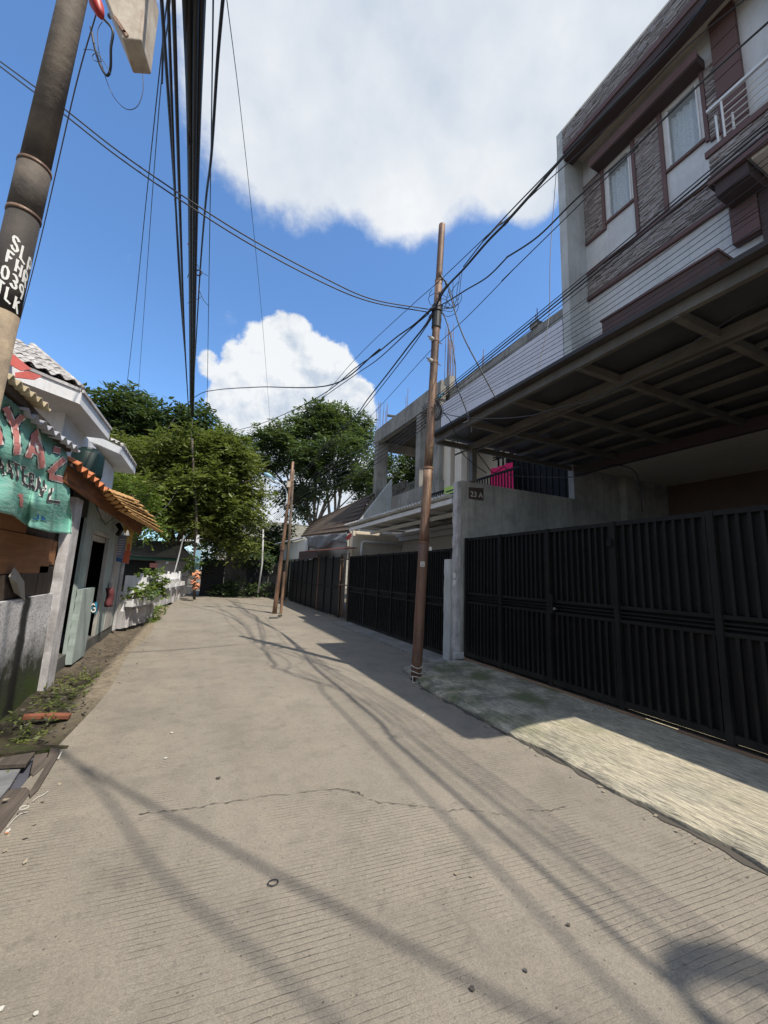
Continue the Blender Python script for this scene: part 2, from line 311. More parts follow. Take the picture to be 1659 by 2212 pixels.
MAT = dict(
 road=mat_road(), apron=mat_apron(), lowwall=mat_lowwall(), dirt=mat_dirt(), rust=mat_rust(),
 rustpole=mat_rustpole(),
 bigpole=weathered('dark_grimy_pole', (0.17, 0.135, 0.105), (0.055, 0.046, 0.042), 0.75, 2.6, 9, 1.0, 0.6, (0.06, 0.045, 0.04), 0.012),
 ground=weathered('earth', (0.16, 0.14, 0.11), (0.09, 0.085, 0.06), 0.95, 0.8, 12),
 tan=weathered('sandy_edge', (0.31, 0.26, 0.195), (0.20, 0.165, 0.12), 0.95, 2.5, 25),
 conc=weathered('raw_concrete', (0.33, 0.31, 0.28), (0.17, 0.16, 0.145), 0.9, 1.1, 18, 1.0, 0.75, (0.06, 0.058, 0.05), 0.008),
 darkconc=weathered('dark_concrete', (0.12, 0.115, 0.105), (0.05, 0.05, 0.045), 0.95, 2.2, 20, 1.0, 0.5, None, 0.02),  # darker, rougher grey than the raw concrete
 rubble=weathered('rough_block', (0.16, 0.145, 0.12), (0.06, 0.055, 0.045), 0.95, 5, 30, 1.0, 0.3, None, 0.03),
 plaster=weathered('grey_plaster', (0.52, 0.53, 0.53), (0.36, 0.36, 0.355), 0.9, 1.6, 24, 0.9, 0.35, (0.22, 0.22, 0.21)),
 plaster2=weathered('patchy_plaster', (0.47, 0.45, 0.42), (0.27, 0.26, 0.24), 0.92, 2.0, 20, 1.0, 0.5, (0.17, 0.165, 0.15)),
 greywall=weathered('pale_grey_paint', (0.62, 0.62, 0.64), (0.48, 0.48, 0.50), 0.75, 0.9, 16, 0.9, 0.30, (0.34, 0.335, 0.33), 0.002),
 panel=weathered('grey_violet_panel', (0.64, 0.63, 0.70), (0.54, 0.53, 0.58), 0.7, 0.5, 16, 0.8, 0.22, (0.34, 0.31, 0.33), 0.002),
 soffit=weathered('cream_soffit', (0.66, 0.60, 0.53), (0.55, 0.50, 0.45), 0.85, 1.0, 18, 0.5),
 cream=weathered('cream_paint', (0.68, 0.60, 0.50), (0.55, 0.48, 0.40), 0.85, 1.2, 20, 0.6, 0.15),
 white=weathered('white_paint', (0.76, 0.76, 0.78), (0.55, 0.55, 0.56), 0.7, 1.5, 20, 0.6, 0.25, (0.3, 0.29, 0.27)),
 whitedirty=weathered('dirty_white_paint', (0.56, 0.54, 0.55), (0.30, 0.285, 0.285), 0.9, 3.5, 16, 1.0, 0.55, (0.15, 0.135, 0.125), 0.01),
 trim=weathered('red_brown_trim', (0.15, 0.088, 0.084), (0.105, 0.064, 0.063), 0.7, 1.5, 20, 0.6),
 darktrim=weathered('dark_brown_trim', (0.075, 0.052, 0.054), (0.055, 0.04, 0.042), 0.75, 1.5, 20, 0.6),
 stone=mat_stone(), glass=mat_glass(), curtain=mat_curtain(),
 black=mat_gate(),
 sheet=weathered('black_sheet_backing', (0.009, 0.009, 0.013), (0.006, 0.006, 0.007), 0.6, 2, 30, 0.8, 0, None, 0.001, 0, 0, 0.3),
 bsteel=weathered('grey_steel_section', (0.165, 0.155, 0.14), (0.10, 0.092, 0.082), 0.5, 2.5, 25, 0.9, 0.3, (0.13, 0.08, 0.055), 0.001, 0.2),
 decksheet=weathered('aged_canopy_sheet', (0.085, 0.085, 0.095), (0.05, 0.05, 0.055), 0.32, 1.3, 20, 0.8, 0, None, 0.002, 0.3, 0, 0.5),
 poletan=weathered('lichened_pole_base', (0.36, 0.28, 0.19), (0.14, 0.11, 0.085), 0.85, 4, 18, 1.0, 0.6, (0.10, 0.08, 0.06), 0.01),
 lettered=weathered('letter_band_paint', (0.060, 0.050, 0.045), (0.03, 0.026, 0.024), 0.75, 4, 18, 1.0, 0.3, None, 0.008),
 guttermetal=weathered('dark_gutter_metal', (0.06, 0.055, 0.055), (0.035, 0.03, 0.03), 0.5, 2, 20),
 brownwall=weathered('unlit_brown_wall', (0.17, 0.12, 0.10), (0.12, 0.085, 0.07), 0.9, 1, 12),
 brown=weathered('brown_box_trim', (0.10, 0.06, 0.055), (0.06, 0.04, 0.035), 0.7, 2, 20),
 track=weathered('gate_track_rail', (0.30, 0.19, 0.12), (0.16, 0.10, 0.07), 0.7, 3, 25),
 chrome=plain('polished_rail', (0.66, 0.65, 0.63), 0.35, 0.3),
 cable=plain('cable_rubber', (0.018, 0.019, 0.024), 0.55),
 cableg=plain('grey_cable', (0.08, 0.08, 0.10), 0.6),
 magenta=plain('magenta_cloth', (0.62, 0.012, 0.12), 0.85),
 teal=weathered('pale_teal_paint', (0.38, 0.44, 0.42), (0.26, 0.31, 0.29), 0.85, 2.2, 18, 0.9, 0.5, (0.13, 0.13, 0.10)),
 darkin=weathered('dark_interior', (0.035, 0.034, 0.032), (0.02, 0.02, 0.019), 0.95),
 ply=mat_wood('plywood', (0.30, 0.14, 0.065), (0.22, 0.10, 0.045), 1),
 plydark=mat_wood('grimy_board', (0.085, 0.062, 0.048), (0.05, 0.038, 0.03), 2),
 fascia=mat_wood('rusty_fascia', (0.26, 0.10, 0.035), (0.10, 0.045, 0.025), 1),
 plank=mat_wood('old_plank', (0.12, 0.095, 0.078), (0.065, 0.055, 0.048), 1),
 terra=weathered('terracotta', (0.50, 0.17, 0.07), (0.30, 0.11, 0.05), 0.8, 6, 30, 0.9),
 yellow=weathered('faded_yellow_sheet', (0.58, 0.36, 0.14), (0.42, 0.20, 0.07), 0.65, 5, 25, 0.9, 0.3, (0.30, 0.10, 0.03)),
 greytile=weathered('grey_roof_tile', (0.50, 0.48, 0.47), (0.22, 0.20, 0.19), 0.8, 4, 25, 1.0, 0, None, 0.006),
 browntile=weathered('brown_roof_tile', (0.105, 0.075, 0.058), (0.06, 0.046, 0.038), 0.8, 2, 25, 0.9),
 redtarp=weathered('red_tarp', (0.42, 0.08, 0.055), (0.30, 0.06, 0.045), 0.6, 4, 25, 0.8),
 greytarp=weathered('grey_tarp', (0.22, 0.22, 0.23), (0.10, 0.10, 0.105), 0.6, 4, 25, 0.9),
 corrgrey=mat_corr('grey_corrugated_sheet', (0.42, 0.43, 0.47), (0.26, 0.26, 0.28)),
 corryel=mat_corr('yellowed_corrugated_sheet', (0.50, 0.42, 0.28), (0.26, 0.20, 0.12), 4),
 corrwhite=mat_corr('white_corrugated_sheet', (0.62, 0.62, 0.62), (0.42, 0.42, 0.40)),
 rustred=weathered('rust_red_sheet', (0.11, 0.035, 0.03), (0.05, 0.022, 0.02), 0.75, 3, 20),
 banner=None, cloth=weathered('grey_rag', (0.33, 0.30, 0.26), (0.22, 0.20, 0.17), 0.95, 6),
 dgreen=weathered('dark_green_plastic', (0.006, 0.022, 0.021), (0.005, 0.017, 0.016), 0.5, 2),
 metergrey=weathered('aged_meter_box', (0.55, 0.50, 0.42), (0.30, 0.22, 0.17), 0.7, 5, 25, 0.9, 0.4, (0.18, 0.08, 0.05)),
 red=plain('red_plastic', (0.45, 0.03, 0.03), 0.5), 
 pink=plain('salmon_print', (0.50, 0.19, 0.17), 0.8), letterblack=plain('black_print', (0.03, 0.028, 0.032), 0.8),
 letterwhite=plain('white_print', (0.66, 0.64, 0.60), 0.8), blueprint=plain('blue_print', (0.02, 0.12, 0.32), 0.8),
 paint=plain('white_hand_paint', (0.74, 0.73, 0.70), 0.8),
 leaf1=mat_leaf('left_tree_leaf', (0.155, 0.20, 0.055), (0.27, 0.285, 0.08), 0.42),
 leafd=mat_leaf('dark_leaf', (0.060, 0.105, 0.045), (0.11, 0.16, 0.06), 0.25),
 leaf2=mat_leaf('right_tree_leaf', (0.085, 0.14, 0.06), (0.17, 0.23, 0.09), 0.3),
 leaf3=mat_leaf('bright_leaf', (0.13, 0.21, 0.035), (0.22, 0.28, 0.06), 0.45),
 bark=weathered('bark', (0.17, 0.13, 0.10), (0.09, 0.07, 0.055), 0.95, 4, 20, 1.0, 0.5),
 barkpale=weathered('pale_bark', (0.36, 0.31, 0.26), (0.2, 0.17, 0.14), 0.95, 4, 20, 1.0, 0.4),
 lampblue=plain('faded_blue_lamp', (0.22, 0.38, 0.48), 0.5), lampwhite=plain('lamp_glass', (0.6, 0.65, 0.68), 0.3),
 greenaw=plain('green_awning', (0.03, 0.13, 0.07), 0.7), siding=weathered('pale_siding', (0.58, 0.53, 0.55), (0.45, 0.41, 0.42), 0.8, 1.5),
 roofgrey=weathered('old_grey_roof', (0.17, 0.155, 0.13), (0.10, 0.09, 0.075), 0.9, 3, 18, 1),
 oldroof=weathered('far_mossy_tiles', (0.20, 0.19, 0.16), (0.12, 0.12, 0.09), 0.9, 2.5, 12, 1),
 orange=plain('orange_cloth', (0.55, 0.24, 0.13), 0.8), litter=plain('litter_white', (0.52, 0.50, 0.45), 0.8),
 limegreen=plain('lime_banner', (0.42, 0.58, 0.12), 0.7), signbrown=plain('brown_number_plate', (0.075, 0.045, 0.040), 0.6),
 bluesign=plain('blue_sign_panel', (0.02, 0.24, 0.42), 0.5), brick=weathered('brick_red', (0.24, 0.085, 0.05), (0.13, 0.055, 0.038), 0.9, 8),
 maroon=plain('maroon_cloth', (0.12, 0.03, 0.035), 0.9), crack=plain('crack_shadow_dirt', (0.075, 0.064, 0.053), 0.95),
 posterblue=plain('poster_blue_grey', (0.20, 0.22, 0.32), 0.7), posterred=plain('poster_orange_red', (0.50, 0.10, 0.045), 0.7), posteryel=plain('poster_yellow', (0.55, 0.36, 0.10), 0.7),
)
def mat_banner():
    t = NT('green_banner')
    col = t.mix(t.rng(t.noise(3, 5, 0.6), 0.4, 0.62), (0.12, 0.34, 0.27), (0.20, 0.44, 0.36))
    col = t.mix(t.rng(t.noise(5, 7, 0.65, sc=(1, 1, 7)), 0.52, 0.66, 0, 0.6), col, (0.34, 0.50, 0.44))
    x, y, z = t.xyz()
    col = t.mix(t.rng(t.math('ADD', z, t.math('MULTIPLY', t.noise(3), 0.5)), 2.85, 3.15, 0, 0.8), col, (0.04, 0.07, 0.03))
    return t.fin(col, 0.55, t.bump(t.noise(6, 6, 0.6, sc=(1, 1, 5)), 0.02, 0.6))
MAT['banner'] = mat_banner()

# ------------------------------------------------------------------ object helpers
WORLD = {}
def tag(o, label=None, cat=None, group=None, kind=None):
    if label: o['label'] = label
    if cat: o['category'] = cat
    if group: o['group'] = group
    if kind: o['kind'] = kind
    return o
def thing(name, loc, label, cat, group=None):
    o = bpy.data.objects.new(name, None); COL.objects.link(o); o.empty_display_size = 0.2
    o.location = loc; WORLD[o] = Vector(loc); return tag(o, label, cat, group)
class MB:
    def __init__(s): s.v = []; s.f = []
    def add(s, vs, fs):
        b = len(s.v); s.v += [tuple(map(float, p)) for p in vs]; s.f += [tuple(i+b for i in q) for q in fs]; return s
    def box(s, x0, x1, y0, y1, z0, z1):
        if x0 > x1: x0, x1 = x1, x0
        if y0 > y1: y0, y1 = y1, y0
        if z0 > z1: z0, z1 = z1, z0
        return s.add([(x0,y0,z0),(x1,y0,z0),(x1,y1,z0),(x0,y1,z0),(x0,y0,z1),(x1,y0,z1),(x1,y1,z1),(x0,y1,z1)],
                     [(3,2,1,0),(4,5,6,7),(0,1,5,4),(1,2,6,5),(2,3,7,6),(3,0,4,7)])
    def slab(s, pts, off):   # polygon extruded by a vector
        n = len(pts); o = np.array(off, float); P = [np.array(p, float) for p in pts]; Q = [p+o for p in P]
        return s.add(P+Q, [tuple(range(n))[::-1], tuple(range(n, 2*n))] + [(i, (i+1) % n, n+(i+1) % n, n+i) for i in range(n)])
    def beam(s, a, b, w, h, up=(0, 0, 1)):
        a = Vector(a); b = Vector(b); d = (b-a).normalized(); u = Vector(up); sd = d.cross(u)
        if sd.length < 1e-4: sd = d.cross(Vector((1, 0, 0)))
        sd.normalize(); u = sd.cross(d).normalized(); sd *= w/2; u *= h/2
        return s.add([a-sd-u, a+sd-u, a+sd+u, a-sd+u, b-sd-u, b+sd-u, b+sd+u, b-sd+u],
                     [(3,2,1,0),(4,5,6,7),(0,1,5,4),(1,2,6,5),(2,3,7,6),(3,0,4,7)])
    def tube(s, pts, r, n=8, cap=True):
        P = [Vector(p) for p in pts]; R = r if isinstance(r, (list, tuple, np.ndarray)) else [r]*len(P)
        ref = None; rings = []
        for i, p in enumerate(P):
            d = (P[min(i+1, len(P)-1)]-P[max(i-1, 0)])
            d = d.normalized() if d.length > 1e-9 else Vector((0, 0, 1))
            if ref is None: ref = Vector((0, 0, 1)) if abs(d.z) < 0.9 else Vector((1, 0, 0))
            a = d.cross(ref)
            if a.length < 1e-5: a = d.cross(Vector((0.3, 1, 0.2)))
            a.normalize(); b = a.cross(d).normalized(); ref = b
            rings.append([p + a*(R[i]*math.cos(2*math.pi*k/n)) + b*(R[i]*math.sin(2*math.pi*k/n)) for k in range(n)])
        vs = [v for rg in rings for v in rg]; fs = []
        for i in range(len(P)-1):
            for k in range(n): fs.append((i*n+k, i*n+(k+1) % n, (i+1)*n+(k+1) % n, (i+1)*n+k))
        if cap: fs.append(tuple(range(n))[::-1]); fs.append(tuple(range(len(vs)-n, len(vs))))
        return s.add(vs, fs)
    def grid(s, fn, nu, nv):
        vs = [fn(i/nu, j/nv) for j in range(nv+1) for i in range(nu+1)]
        return s.add(vs, [(j*(nu+1)+i, j*(nu+1)+i+1, (j+1)*(nu+1)+i+1, (j+1)*(nu+1)+i) for j in range(nv) for i in range(nu)])
    def build(s, name, mat, parent=None, smooth=False, bevel=0.0, thick=0.0, org=None):
        A = np.array(s.v); c = (A.min(0)+A.max(0))/2
        if org is None: org = (c[0], c[1], A[:, 2].min()) if parent is None else tuple(c)
        org = Vector(org)
        me = bpy.data.meshes.new(name); me.from_pydata([tuple(p-np.array(org)) for p in A], [], s.f); me.update()
        me.materials.append(MAT[mat] if isinstance(mat, str) else mat)
        if smooth: me.polygons.foreach_set('use_smooth', [True]*len(me.polygons))
        o = bpy.data.objects.new(name, me); COL.objects.link(o); WORLD[o] = org
        if parent is not None: o.parent = parent; o.location = org-WORLD[parent]
        else: o.location = org
        if bevel:
            m = o.modifiers.new('bevel', 'BEVEL'); m.width = bevel; m.segments = 2; m.limit_method = 'ANGLE'
        if thick:
            m = o.modifiers.new('solid', 'SOLIDIFY'); m.thickness = thick; m.offset = 0
        return o
def box(name, mat, parent, *a, **k): return MB().box(*a).build(name, mat, parent, **k)
def dup(o, world_loc, parent=None, rot=None, scale=None):
    c = o.copy(); COL.objects.link(c); p = parent or o.parent
    c.parent = p; c.location = Vector(world_loc)-(WORLD[p] if p else Vector()); WORLD[c] = Vector(world_loc)
    if rot is not None: c.rotation_euler = rot
    if scale is not None: c.scale = scale
    return c
def numbered(s): return s

def spline(pts, n=8):
    P = [np.array(p, float) for p in pts]
    if len(P) < 3: 
        return [P[0]+(P[1]-P[0])*i/n for i in range(n+1)]
    out = []
    Q = [2*P[0]-P[1]]+P+[2*P[-1]-P[-2]]
    for i in range(1, len(Q)-2):
        for k in range(n):
            u = k/n; a, b, c, d = Q[i-1:i+3]
            out.append(0.5*((2*b)+(-a+c)*u+(2*a-5*b+4*c-d)*u*u+(-a+3*b-3*c+d)*u**3))
    out.append(P[-1]); return out

# lettering: font outlines laid on a surface given by fn(u, v)
def text_mesh(string, size):
    cu_ = bpy.data.curves.new('t', 'FONT'); cu_.body = string; cu_.size = size; cu_.resolution_u = 3
    o = bpy.data.objects.new('t', cu_); COL.objects.link(o)
    dg = bpy.context.evaluated_depsgraph_get(); me = bpy.data.meshes.new_from_object(o.evaluated_get(dg))
    vs = [tuple(v.co) for v in me.vertices]; fs = [tuple(p.vertices) for p in me.polygons]
    bpy.data.objects.remove(o); bpy.data.curves.remove(cu_); bpy.data.meshes.remove(me)
    return vs, fs
def strokes(letter):
    L = {'S': [[(.9,.9),(.6,1),(.25,.95),(.1,.75),(.3,.55),(.7,.45),(.9,.25),(.7,.03),(.3,0),(.05,.15)]], 'L': [[(.1,1),(.1,0),(.85,0)]],
         'P': [[(.1,0),(.1,1),(.7,1),(.9,.78),(.7,.52),(.1,.5)]], 'F': [[(.9,1),(.1,1),(.1,0)],[(.1,.55),(.7,.55)]],
         'H': [[(.1,1),(.1,0)],[(.1,.5),(.85,.5)],[(.85,1),(.85,0)]], 'R': [[(.1,0),(.1,1),(.7,1),(.9,.78),(.7,.55),(.1,.5)],[(.45,.5),(.9,0)]],
         '0': [[(.5,1),(.15,.8),(.08,.5),(.15,.2),(.5,0),(.85,.2),(.92,.5),(.85,.8),(.5,1)]],
         '3': [[(.1,.9),(.5,1),(.85,.8),(.75,.58),(.4,.52),(.8,.42),(.9,.2),(.5,0),(.08,.12)]],
         '9': [[(.85,.7),(.6,.5),(.2,.55),(.1,.8),(.4,1),(.8,.92),(.85,.6),(.7,0)]], 'T': [[(0,1),(1,1)],[(.5,1),(.5,0)]],
         'K': [[(.1,1),(.1,0)],[(.85,1),(.1,.45)],[(.3,.55),(.9,0)]], 'A': [[(0,0),(.5,1),(1,0)],[(.2,.4),(.8,.4)]], '2': [[(.1,.8),(.3,1),(.75,.95),(.85,.7),(.5,.35),(.08,0),(.9,0)]],
         'G': [[(.9,.85),(.5,1),(.12,.75),(.08,.3),(.4,0),(.9,.1),(.9,.45),(.55,.45)]]}
    return L[letter]
def stroke_text(mb, rows, fn, w, steps=4):
    """rows: (text, u0, v0, width, height, slant) ; fn maps (u,v) in metres on the surface to a point"""
    for (txt, u0, v0, lw, lh, sl_) in rows:
        for i, ch in enumerate(txt):
            if ch == ' ': continue
            for st in strokes(ch):
                P = spline([np.array([u0+i*lw*1.35+a*lw, v0+b*lh+sl_*(i*lw*1.35+a*lw), 0]) for a, b in st], steps) if len(st) > 2 and ch in 'S0392GPR' else \
                    [np.array([u0+i*lw*1.35+a*lw, v0+b*lh+sl_*(i*lw*1.35+a*lw), 0]) for (a, b) in st]
                if len(P) < 5:
                    P2 = []
                    for a, b in zip(P[:-1], P[1:]): P2 += [a+(b-a)*k/3 for k in range(3)]
                    P = P2+[P[-1]]
                vs = []; 
                for k, p in enumerate(P):
                    d = P[min(k+1, len(P)-1)]-P[max(k-1, 0)]; d = d/(np.linalg.norm(d)+1e-9); n = np.array([-d[1], d[0], 0])
                    ww = w*(0.8+0.4*random.random())/2
                    vs += [fn(*(p+n*ww)[:2]), fn(*(p-n*ww)[:2])]
                mb.add(vs, [(2*k, 2*k+1, 2*k+3, 2*k+2) for k in range(len(P)-1)])

# ------------------------------------------------------------------ ground
def structure(name, mat, mb, **k): o = mb.build(name, mat, **k); return tag(o, kind='structure')
structure('ground', 'ground', MB().add([(-400,-300,-0.30),(400,-300,-0.30),(400,600,-0.30),(-400,600,-0.30)], [(0,1,2,3)]))
def road_pt(u, v):
    y = -6+v*46; xl = -0.92+0.05*math.sin(y*1.3)-(0.0 if y < 20 else (y-20)*0.25); xr = 3.12+0.02*math.sin(y*2.2)+max(0, min(1, (y-5.6)/0.3))*1.52+(0 if y < 22 else (y-22)*0.3)
    return (xl+(xr-xl)*u, y, -0.004)
road = structure('road', 'road', MB().grid(road_pt, 12, 120))
structure('road_side_earth', 'ground', MB().box(3.13, 14, -6, 45, -0.25, -0.012))
structure('left_side_earth', 'ground', MB().box(-14, -1.88, -6, 45, -0.28, -0.03))
def verge(u, v):
    y = 1.0+v*17; x = -1.85+u*1.02; k_ = max(0, min(1, (y-5.0)/1.5)); e_ = max(0, min(1, (u-0.55)/0.2))
    z = (-0.05-0.07*math.sin(u*3.1)+0.03*(math.sin(y*7+u*5)*math.sin(y*3.1+u*9)))*(1-k_*(0.35+0.65*e_))-0.004*k_-0.01
    return (x, y, z)
structure('verge', 'dirt', MB().grid(verge, 14, 170), smooth=True)
# raised apron in front of the near gate, with a broken kerb edge
def apron_pts():
    n = 60; mb = MB(); prof = []
    for i in range(n+1):
        y = -0.8+i*(6.12+0.8)/n; j = 0.02*math.sin(y*5)+0.012*math.sin(y*13+1)+random.uniform(-.008, .008)
        s_ = 0.0 if y < 5.2 else (y-5.2)*0.25
        prof.append([(3.04+j+s_, y, -0.03), (3.055+j+s_, y, 0.022+random.uniform(-.008, .008)), (3.12+j+s_, y, 0.060+random.uniform(-.006, .006)), (3.35+s_, y, 0.092), (4.1, y, 0.105), (4.9, y, 0.11)])
    m = len(prof[0])
    mb.add([p for r in prof for p in r], [(i*m+k, i*m+k+1, (i+1)*m+k+1, (i+1)*m+k) for i in range(n) for k in range(m-1)])
    e = prof[-1]; mb.add(e+[(p[0], p[1]+0.02, -0.05) for p in e], [(k, k+1, m+k+1, m+k) for k in range(m-1)])
    return mb
structure('concrete_apron', 'apron', apron_pts())
structure('far_apron', 'conc', MB().box(4.05, 4.62, 6.15, 12.4, -0.05, 0.03))
# dark gutter line along the kerb
structure('gutter', 'crack', MB().grid(lambda u, v: (3.02+u*(0.07+0.03*math.sin(v*37))-(1-u)*0.014*math.sin(v*70+1)-(1-u)*0.012*math.sin(v*171)+0.012*math.sin(v*90)*math.sin(v*23), -0.8+v*5.9, 0.0012), 1, 120))
# cracks in the road
def ribbon(pts, w, z=0.0022):
    P = spline([np.array([p[0], p[1], 0]) for p in pts], 5); R = []
    for k, p in enumerate(P):
        d = P[min(k+1, len(P)-1)]-P[max(k-1, 0)]; d /= np.linalg.norm(d)+1e-9; n = np.array([-d[1], d[0], 0])
        jit = n*random.uniform(-.012, .012); ww = w*random.uniform(0.0, 1.35)
        R += [tuple((p+jit+n*ww)[:2])+(z,), tuple((p+jit-n*ww)[:2])+(z,)]
    return MB().add(R, [(2*k, 2*k+1, 2*k+3, 2*k+2) for k in range(len(P)-1)])
def b5(x, y): return (x, y+1371.5)
ck = [(300,388),(345,382),(380,380),(420,374),(470,364),(520,358),(560,350),(620,344),(680,337),(730,333),(770,340),(790,352),(820,362),(870,366),(915,370),(960,380),(1010,377),(1060,386),(1098,388)]
structure('road_crack', 'crack', ribbon([rz(*b5(x, y)) for x, y in ck], 0.0032))
structure('road_crack', 'crack', ribbon([rz(*b5(x, y)) for x, y in [(1130,376),(1165,378),(1195,378),(1225,372)]], 0.003))
structure('road_crack', 'crack', ribbon([rz(*b5(x, y)) for x, y in [(740,333),(765,341),(776,342)]], 0.006))

# ------------------------------------------------------------------ black gates
def gate(name, posts, X, ztop, zbot, label, nbar, bar=0.028, pitch_=None, sheet=True, mid=(1.13, 1.29)):
    g = thing(name, (X, posts[0], 0), label, 'gate')
    y0, y1 = posts[0], posts[-1]
    MB().box(X-0.02, X+0.04, y1, y0, ztop-0.05, ztop).build('top_rail', 'black', g)
    MB().box(X-0.02, X+0.04, y1, y0, zbot, zbot+0.07).build('bottom_rail', 'black', g)
    pr = MB().box(X-0.035, X+0.045, -0.03, 0.03, zbot-0.02, ztop+0.004).build('post', 'black', g)
    zc_ = (zbot-0.02+ztop+0.004)/2; pr.location = Vector((X+.005, y0-0.03, zc_))-WORLD[g]; WORLD[pr] = Vector((X+.005, y0-0.03, zc_))
    for y in posts[1:]: dup(pr, (X+.005, y+0.03, zc_))
    for z in mid: dup_ = MB().box(X-0.017, X+0.037, y1, y0, z-0.02, z+0.02).build('middle_rail', 'black', g)
    MB().box(X-0.008, X+0.02, y1, y0, (mid[0]+mid[1])/2+0.012, (mid[0]+mid[1])/2+0.027).build('middle_rod', 'black', g)
    MB().box(X-0.008, X+0.02, y1, y0, (mid[0]+mid[1])/2-0.03, (mid[0]+mid[1])/2-0.015).build('middle_rod', 'black', g)
    if sheet:
        MB().box(X+0.045, X+0.05, y1, y0, zbot+0.02, mid[0]-0.03).build('backing_sheet', 'sheet', g)
        MB().box(X+0.045, X+0.05, y1, y0, mid[1]+0.03, ztop-0.02).build('backing_sheet', 'sheet', g)
    MB().box(X+0.055, X+0.06, y1, y0, mid[0]-0.06, mid[1]+0.06).build('blackout_strip', 'sheet', g)  # black strip added behind the rods so the lit floor stays hidden
    lo = MB().box(X-0.012, X+0.024, -bar/2, bar/2, zbot+0.07, mid[0]-0.02).build('bar', 'black', g)
    hi = MB().box(X-0.012, X+0.024, -bar/2, bar/2, mid[1]+0.02, ztop-0.05).build('bar', 'black', g)
    lz, hz = (zbot+0.07+mid[0]-0.02)/2, (mid[1]+0.02+ztop-0.05)/2
    first = True
    for a, b in zip(posts[:-1], posts[1:]):
        n = nbar
        for k in range(1, n):
            y = a+(b-a)*k/n
            for o, z in ((lo, lz), (hi, hz)):
                if first: o.location = Vector((X+0.006, y, z))-WORLD[g]; WORLD[o] = Vector((X+0.006, y, z))
                else: dup(o, (X+0.006+random.uniform(-.003, .003), y+random.uniform(-.004, .004), z), rot=(random.uniform(-.0035, .0035), 0, random.uniform(-.12, .12)))
            first = False
    return g
near_posts = [6.20, 5.20, 4.19, 3.17, 2.14, 1.12, 0.10, -0.92]
g1 = gate('sliding_gate', near_posts, 4.60, 2.32, 0.17, 'tall black barred sliding gate right of the number plate wall, nearest the viewer', 11)
MB().box(4.545, 4.60, 2.95, 6.18, 0.112, 0.135).build('track', 'track', g1)
MB().box(4.545, 4.60, -0.9, 2.6, 0.112, 0.135).build('track', 'track', g1)
MB().box(4.57, 4.64, -0.9, 6.18, 0.136, 0.150).build('track_slot', 'black', g1)
MB().box(4.545, 4.575, 4.13, 4.17, 1.12, 1.38).build('latch', 'black', g1)
MB().box(4.53, 4.57, 3.20, 3.26, 2.02, 2.10).build('hinge', 'black', g1)
pl = MB().tube([(4.54, 4.10, 1.19), (4.57, 4.10, 1.19)], 0.018, 12).build('padlock', 'bsteel', g1)
g2 = gate('sliding_gate', [12.58, 11.15, 10.19, 9.32, 8.46, 7.62, 6.62], 4.60, 2.15, 0.03, 'black barred gate behind the rusty pole, under the small white canopy', 11, 0.024, mid=(1.0, 1.14))
g3 = thing('sheet_gate', (4.76, 13.9, 0), 'black sheet metal gate between the rusted awning and the street lamp', 'gate')
yy = 13.95
for k in range(9):
    MB().box(4.75, 4.78, yy+0.01, yy+0.98, 0.03, 2.18-0.02*(k % 3)).build('panel', 'sheet', g3)
    MB().box(4.71, 4.77, yy-0.03, yy+0.01, 0, 2.24).build('post', 'rust' if k == 3 else 'black', g3); yy += 1.0
MB().box(4.715, 4.745, 14.0, 23.0, 1.04, 1.09).build('rail', 'black', g3)
g4 = thing('picket_fence', (4.72, 13.4, 0), 'short rusty iron picket fence beside the cement gable', 'fence')
p0 = MB().box(4.70, 4.725, -0.012, 0.012, 0.1, 2.3).build('picket', 'rust', g4)
for k in range(5):
    y = 12.8+k*0.28; l = (4.71, y, 1.2)
    if k == 0: p0.location = Vector(l)-WORLD[g4]
    else: dup(p0, l)
MB().box(4.695, 4.73, 12.75, 13.98, 1.15, 1.19).build('rail', 'rust', g4); MB().box(4.695, 4.73, 12.75, 13.98, 2.05, 2.09).build('rail', 'rust', g4)

# ------------------------------------------------------------------ number 23A wall and pillars
w23 = thing('boundary_wall', (4.6, 6.3, 0), 'grey plastered wall carrying the brown 23A number plate', 'wall')
MB().box(4.52, 7.70, 6.27, 6.42, 0, 3.48).build('wall', 'plaster2', w23, bevel=0.01)
def jag(x0, x1, y0, y1, z0, z1, n=26, a=0.012):
    rows = []
    for i in range(n+1):
        z = z0+(z1-z0)*i/n; r = [random.uniform(-a, a) for _ in range(4)]
        rows += [(x0+r[0], y0+r[1], z), (x1, y0+r[1]*.4, z), (x1, y1, z), (x0+r[2], y1+r[3], z)]
    f = [(4*i+k, 4*i+(k+1) % 4, 4*i+4+(k+1) % 4, 4*i+4+k) for i in range(n) for k in range(4)]
    return MB().add(rows, f+[(3, 2, 1, 0), (4*n, 4*n+1, 4*n+2, 4*n+3)])
jag(4.44, 4.52, 6.262, 6.43, 0.02, 3.44).build('pier', 'whitedirty', w23)
jag(4.40, 4.46, 6.44, 6.64, 0.0, 1.92, 16, 0.004).build('low_pier', 'plaster', w23)
MB().box(4.36, 4.62, 6.20, 6.27, 0.10, 0.22).build('pier_foot', 'plaster', w23, bevel=0.02)
plate = MB().slab([ry(1013.5, 1052.5, 6.25), ry(1044.5, 1054.5, 6.25), ry(1044.5, 1081, 6.25), ry(1013.5, 1076.5, 6.25)], (0, 0.018, 0))
plo = plate.build('number_plate', 'signbrown', w23)
vs, fs = text_mesh('23 A', 0.135)
A0 = ry(1016, 1074, 6.244); A1 = ry(1043, 1077, 6.244)
sx_ = (A1[0]-A0[0])/max(v[0] for v in vs)
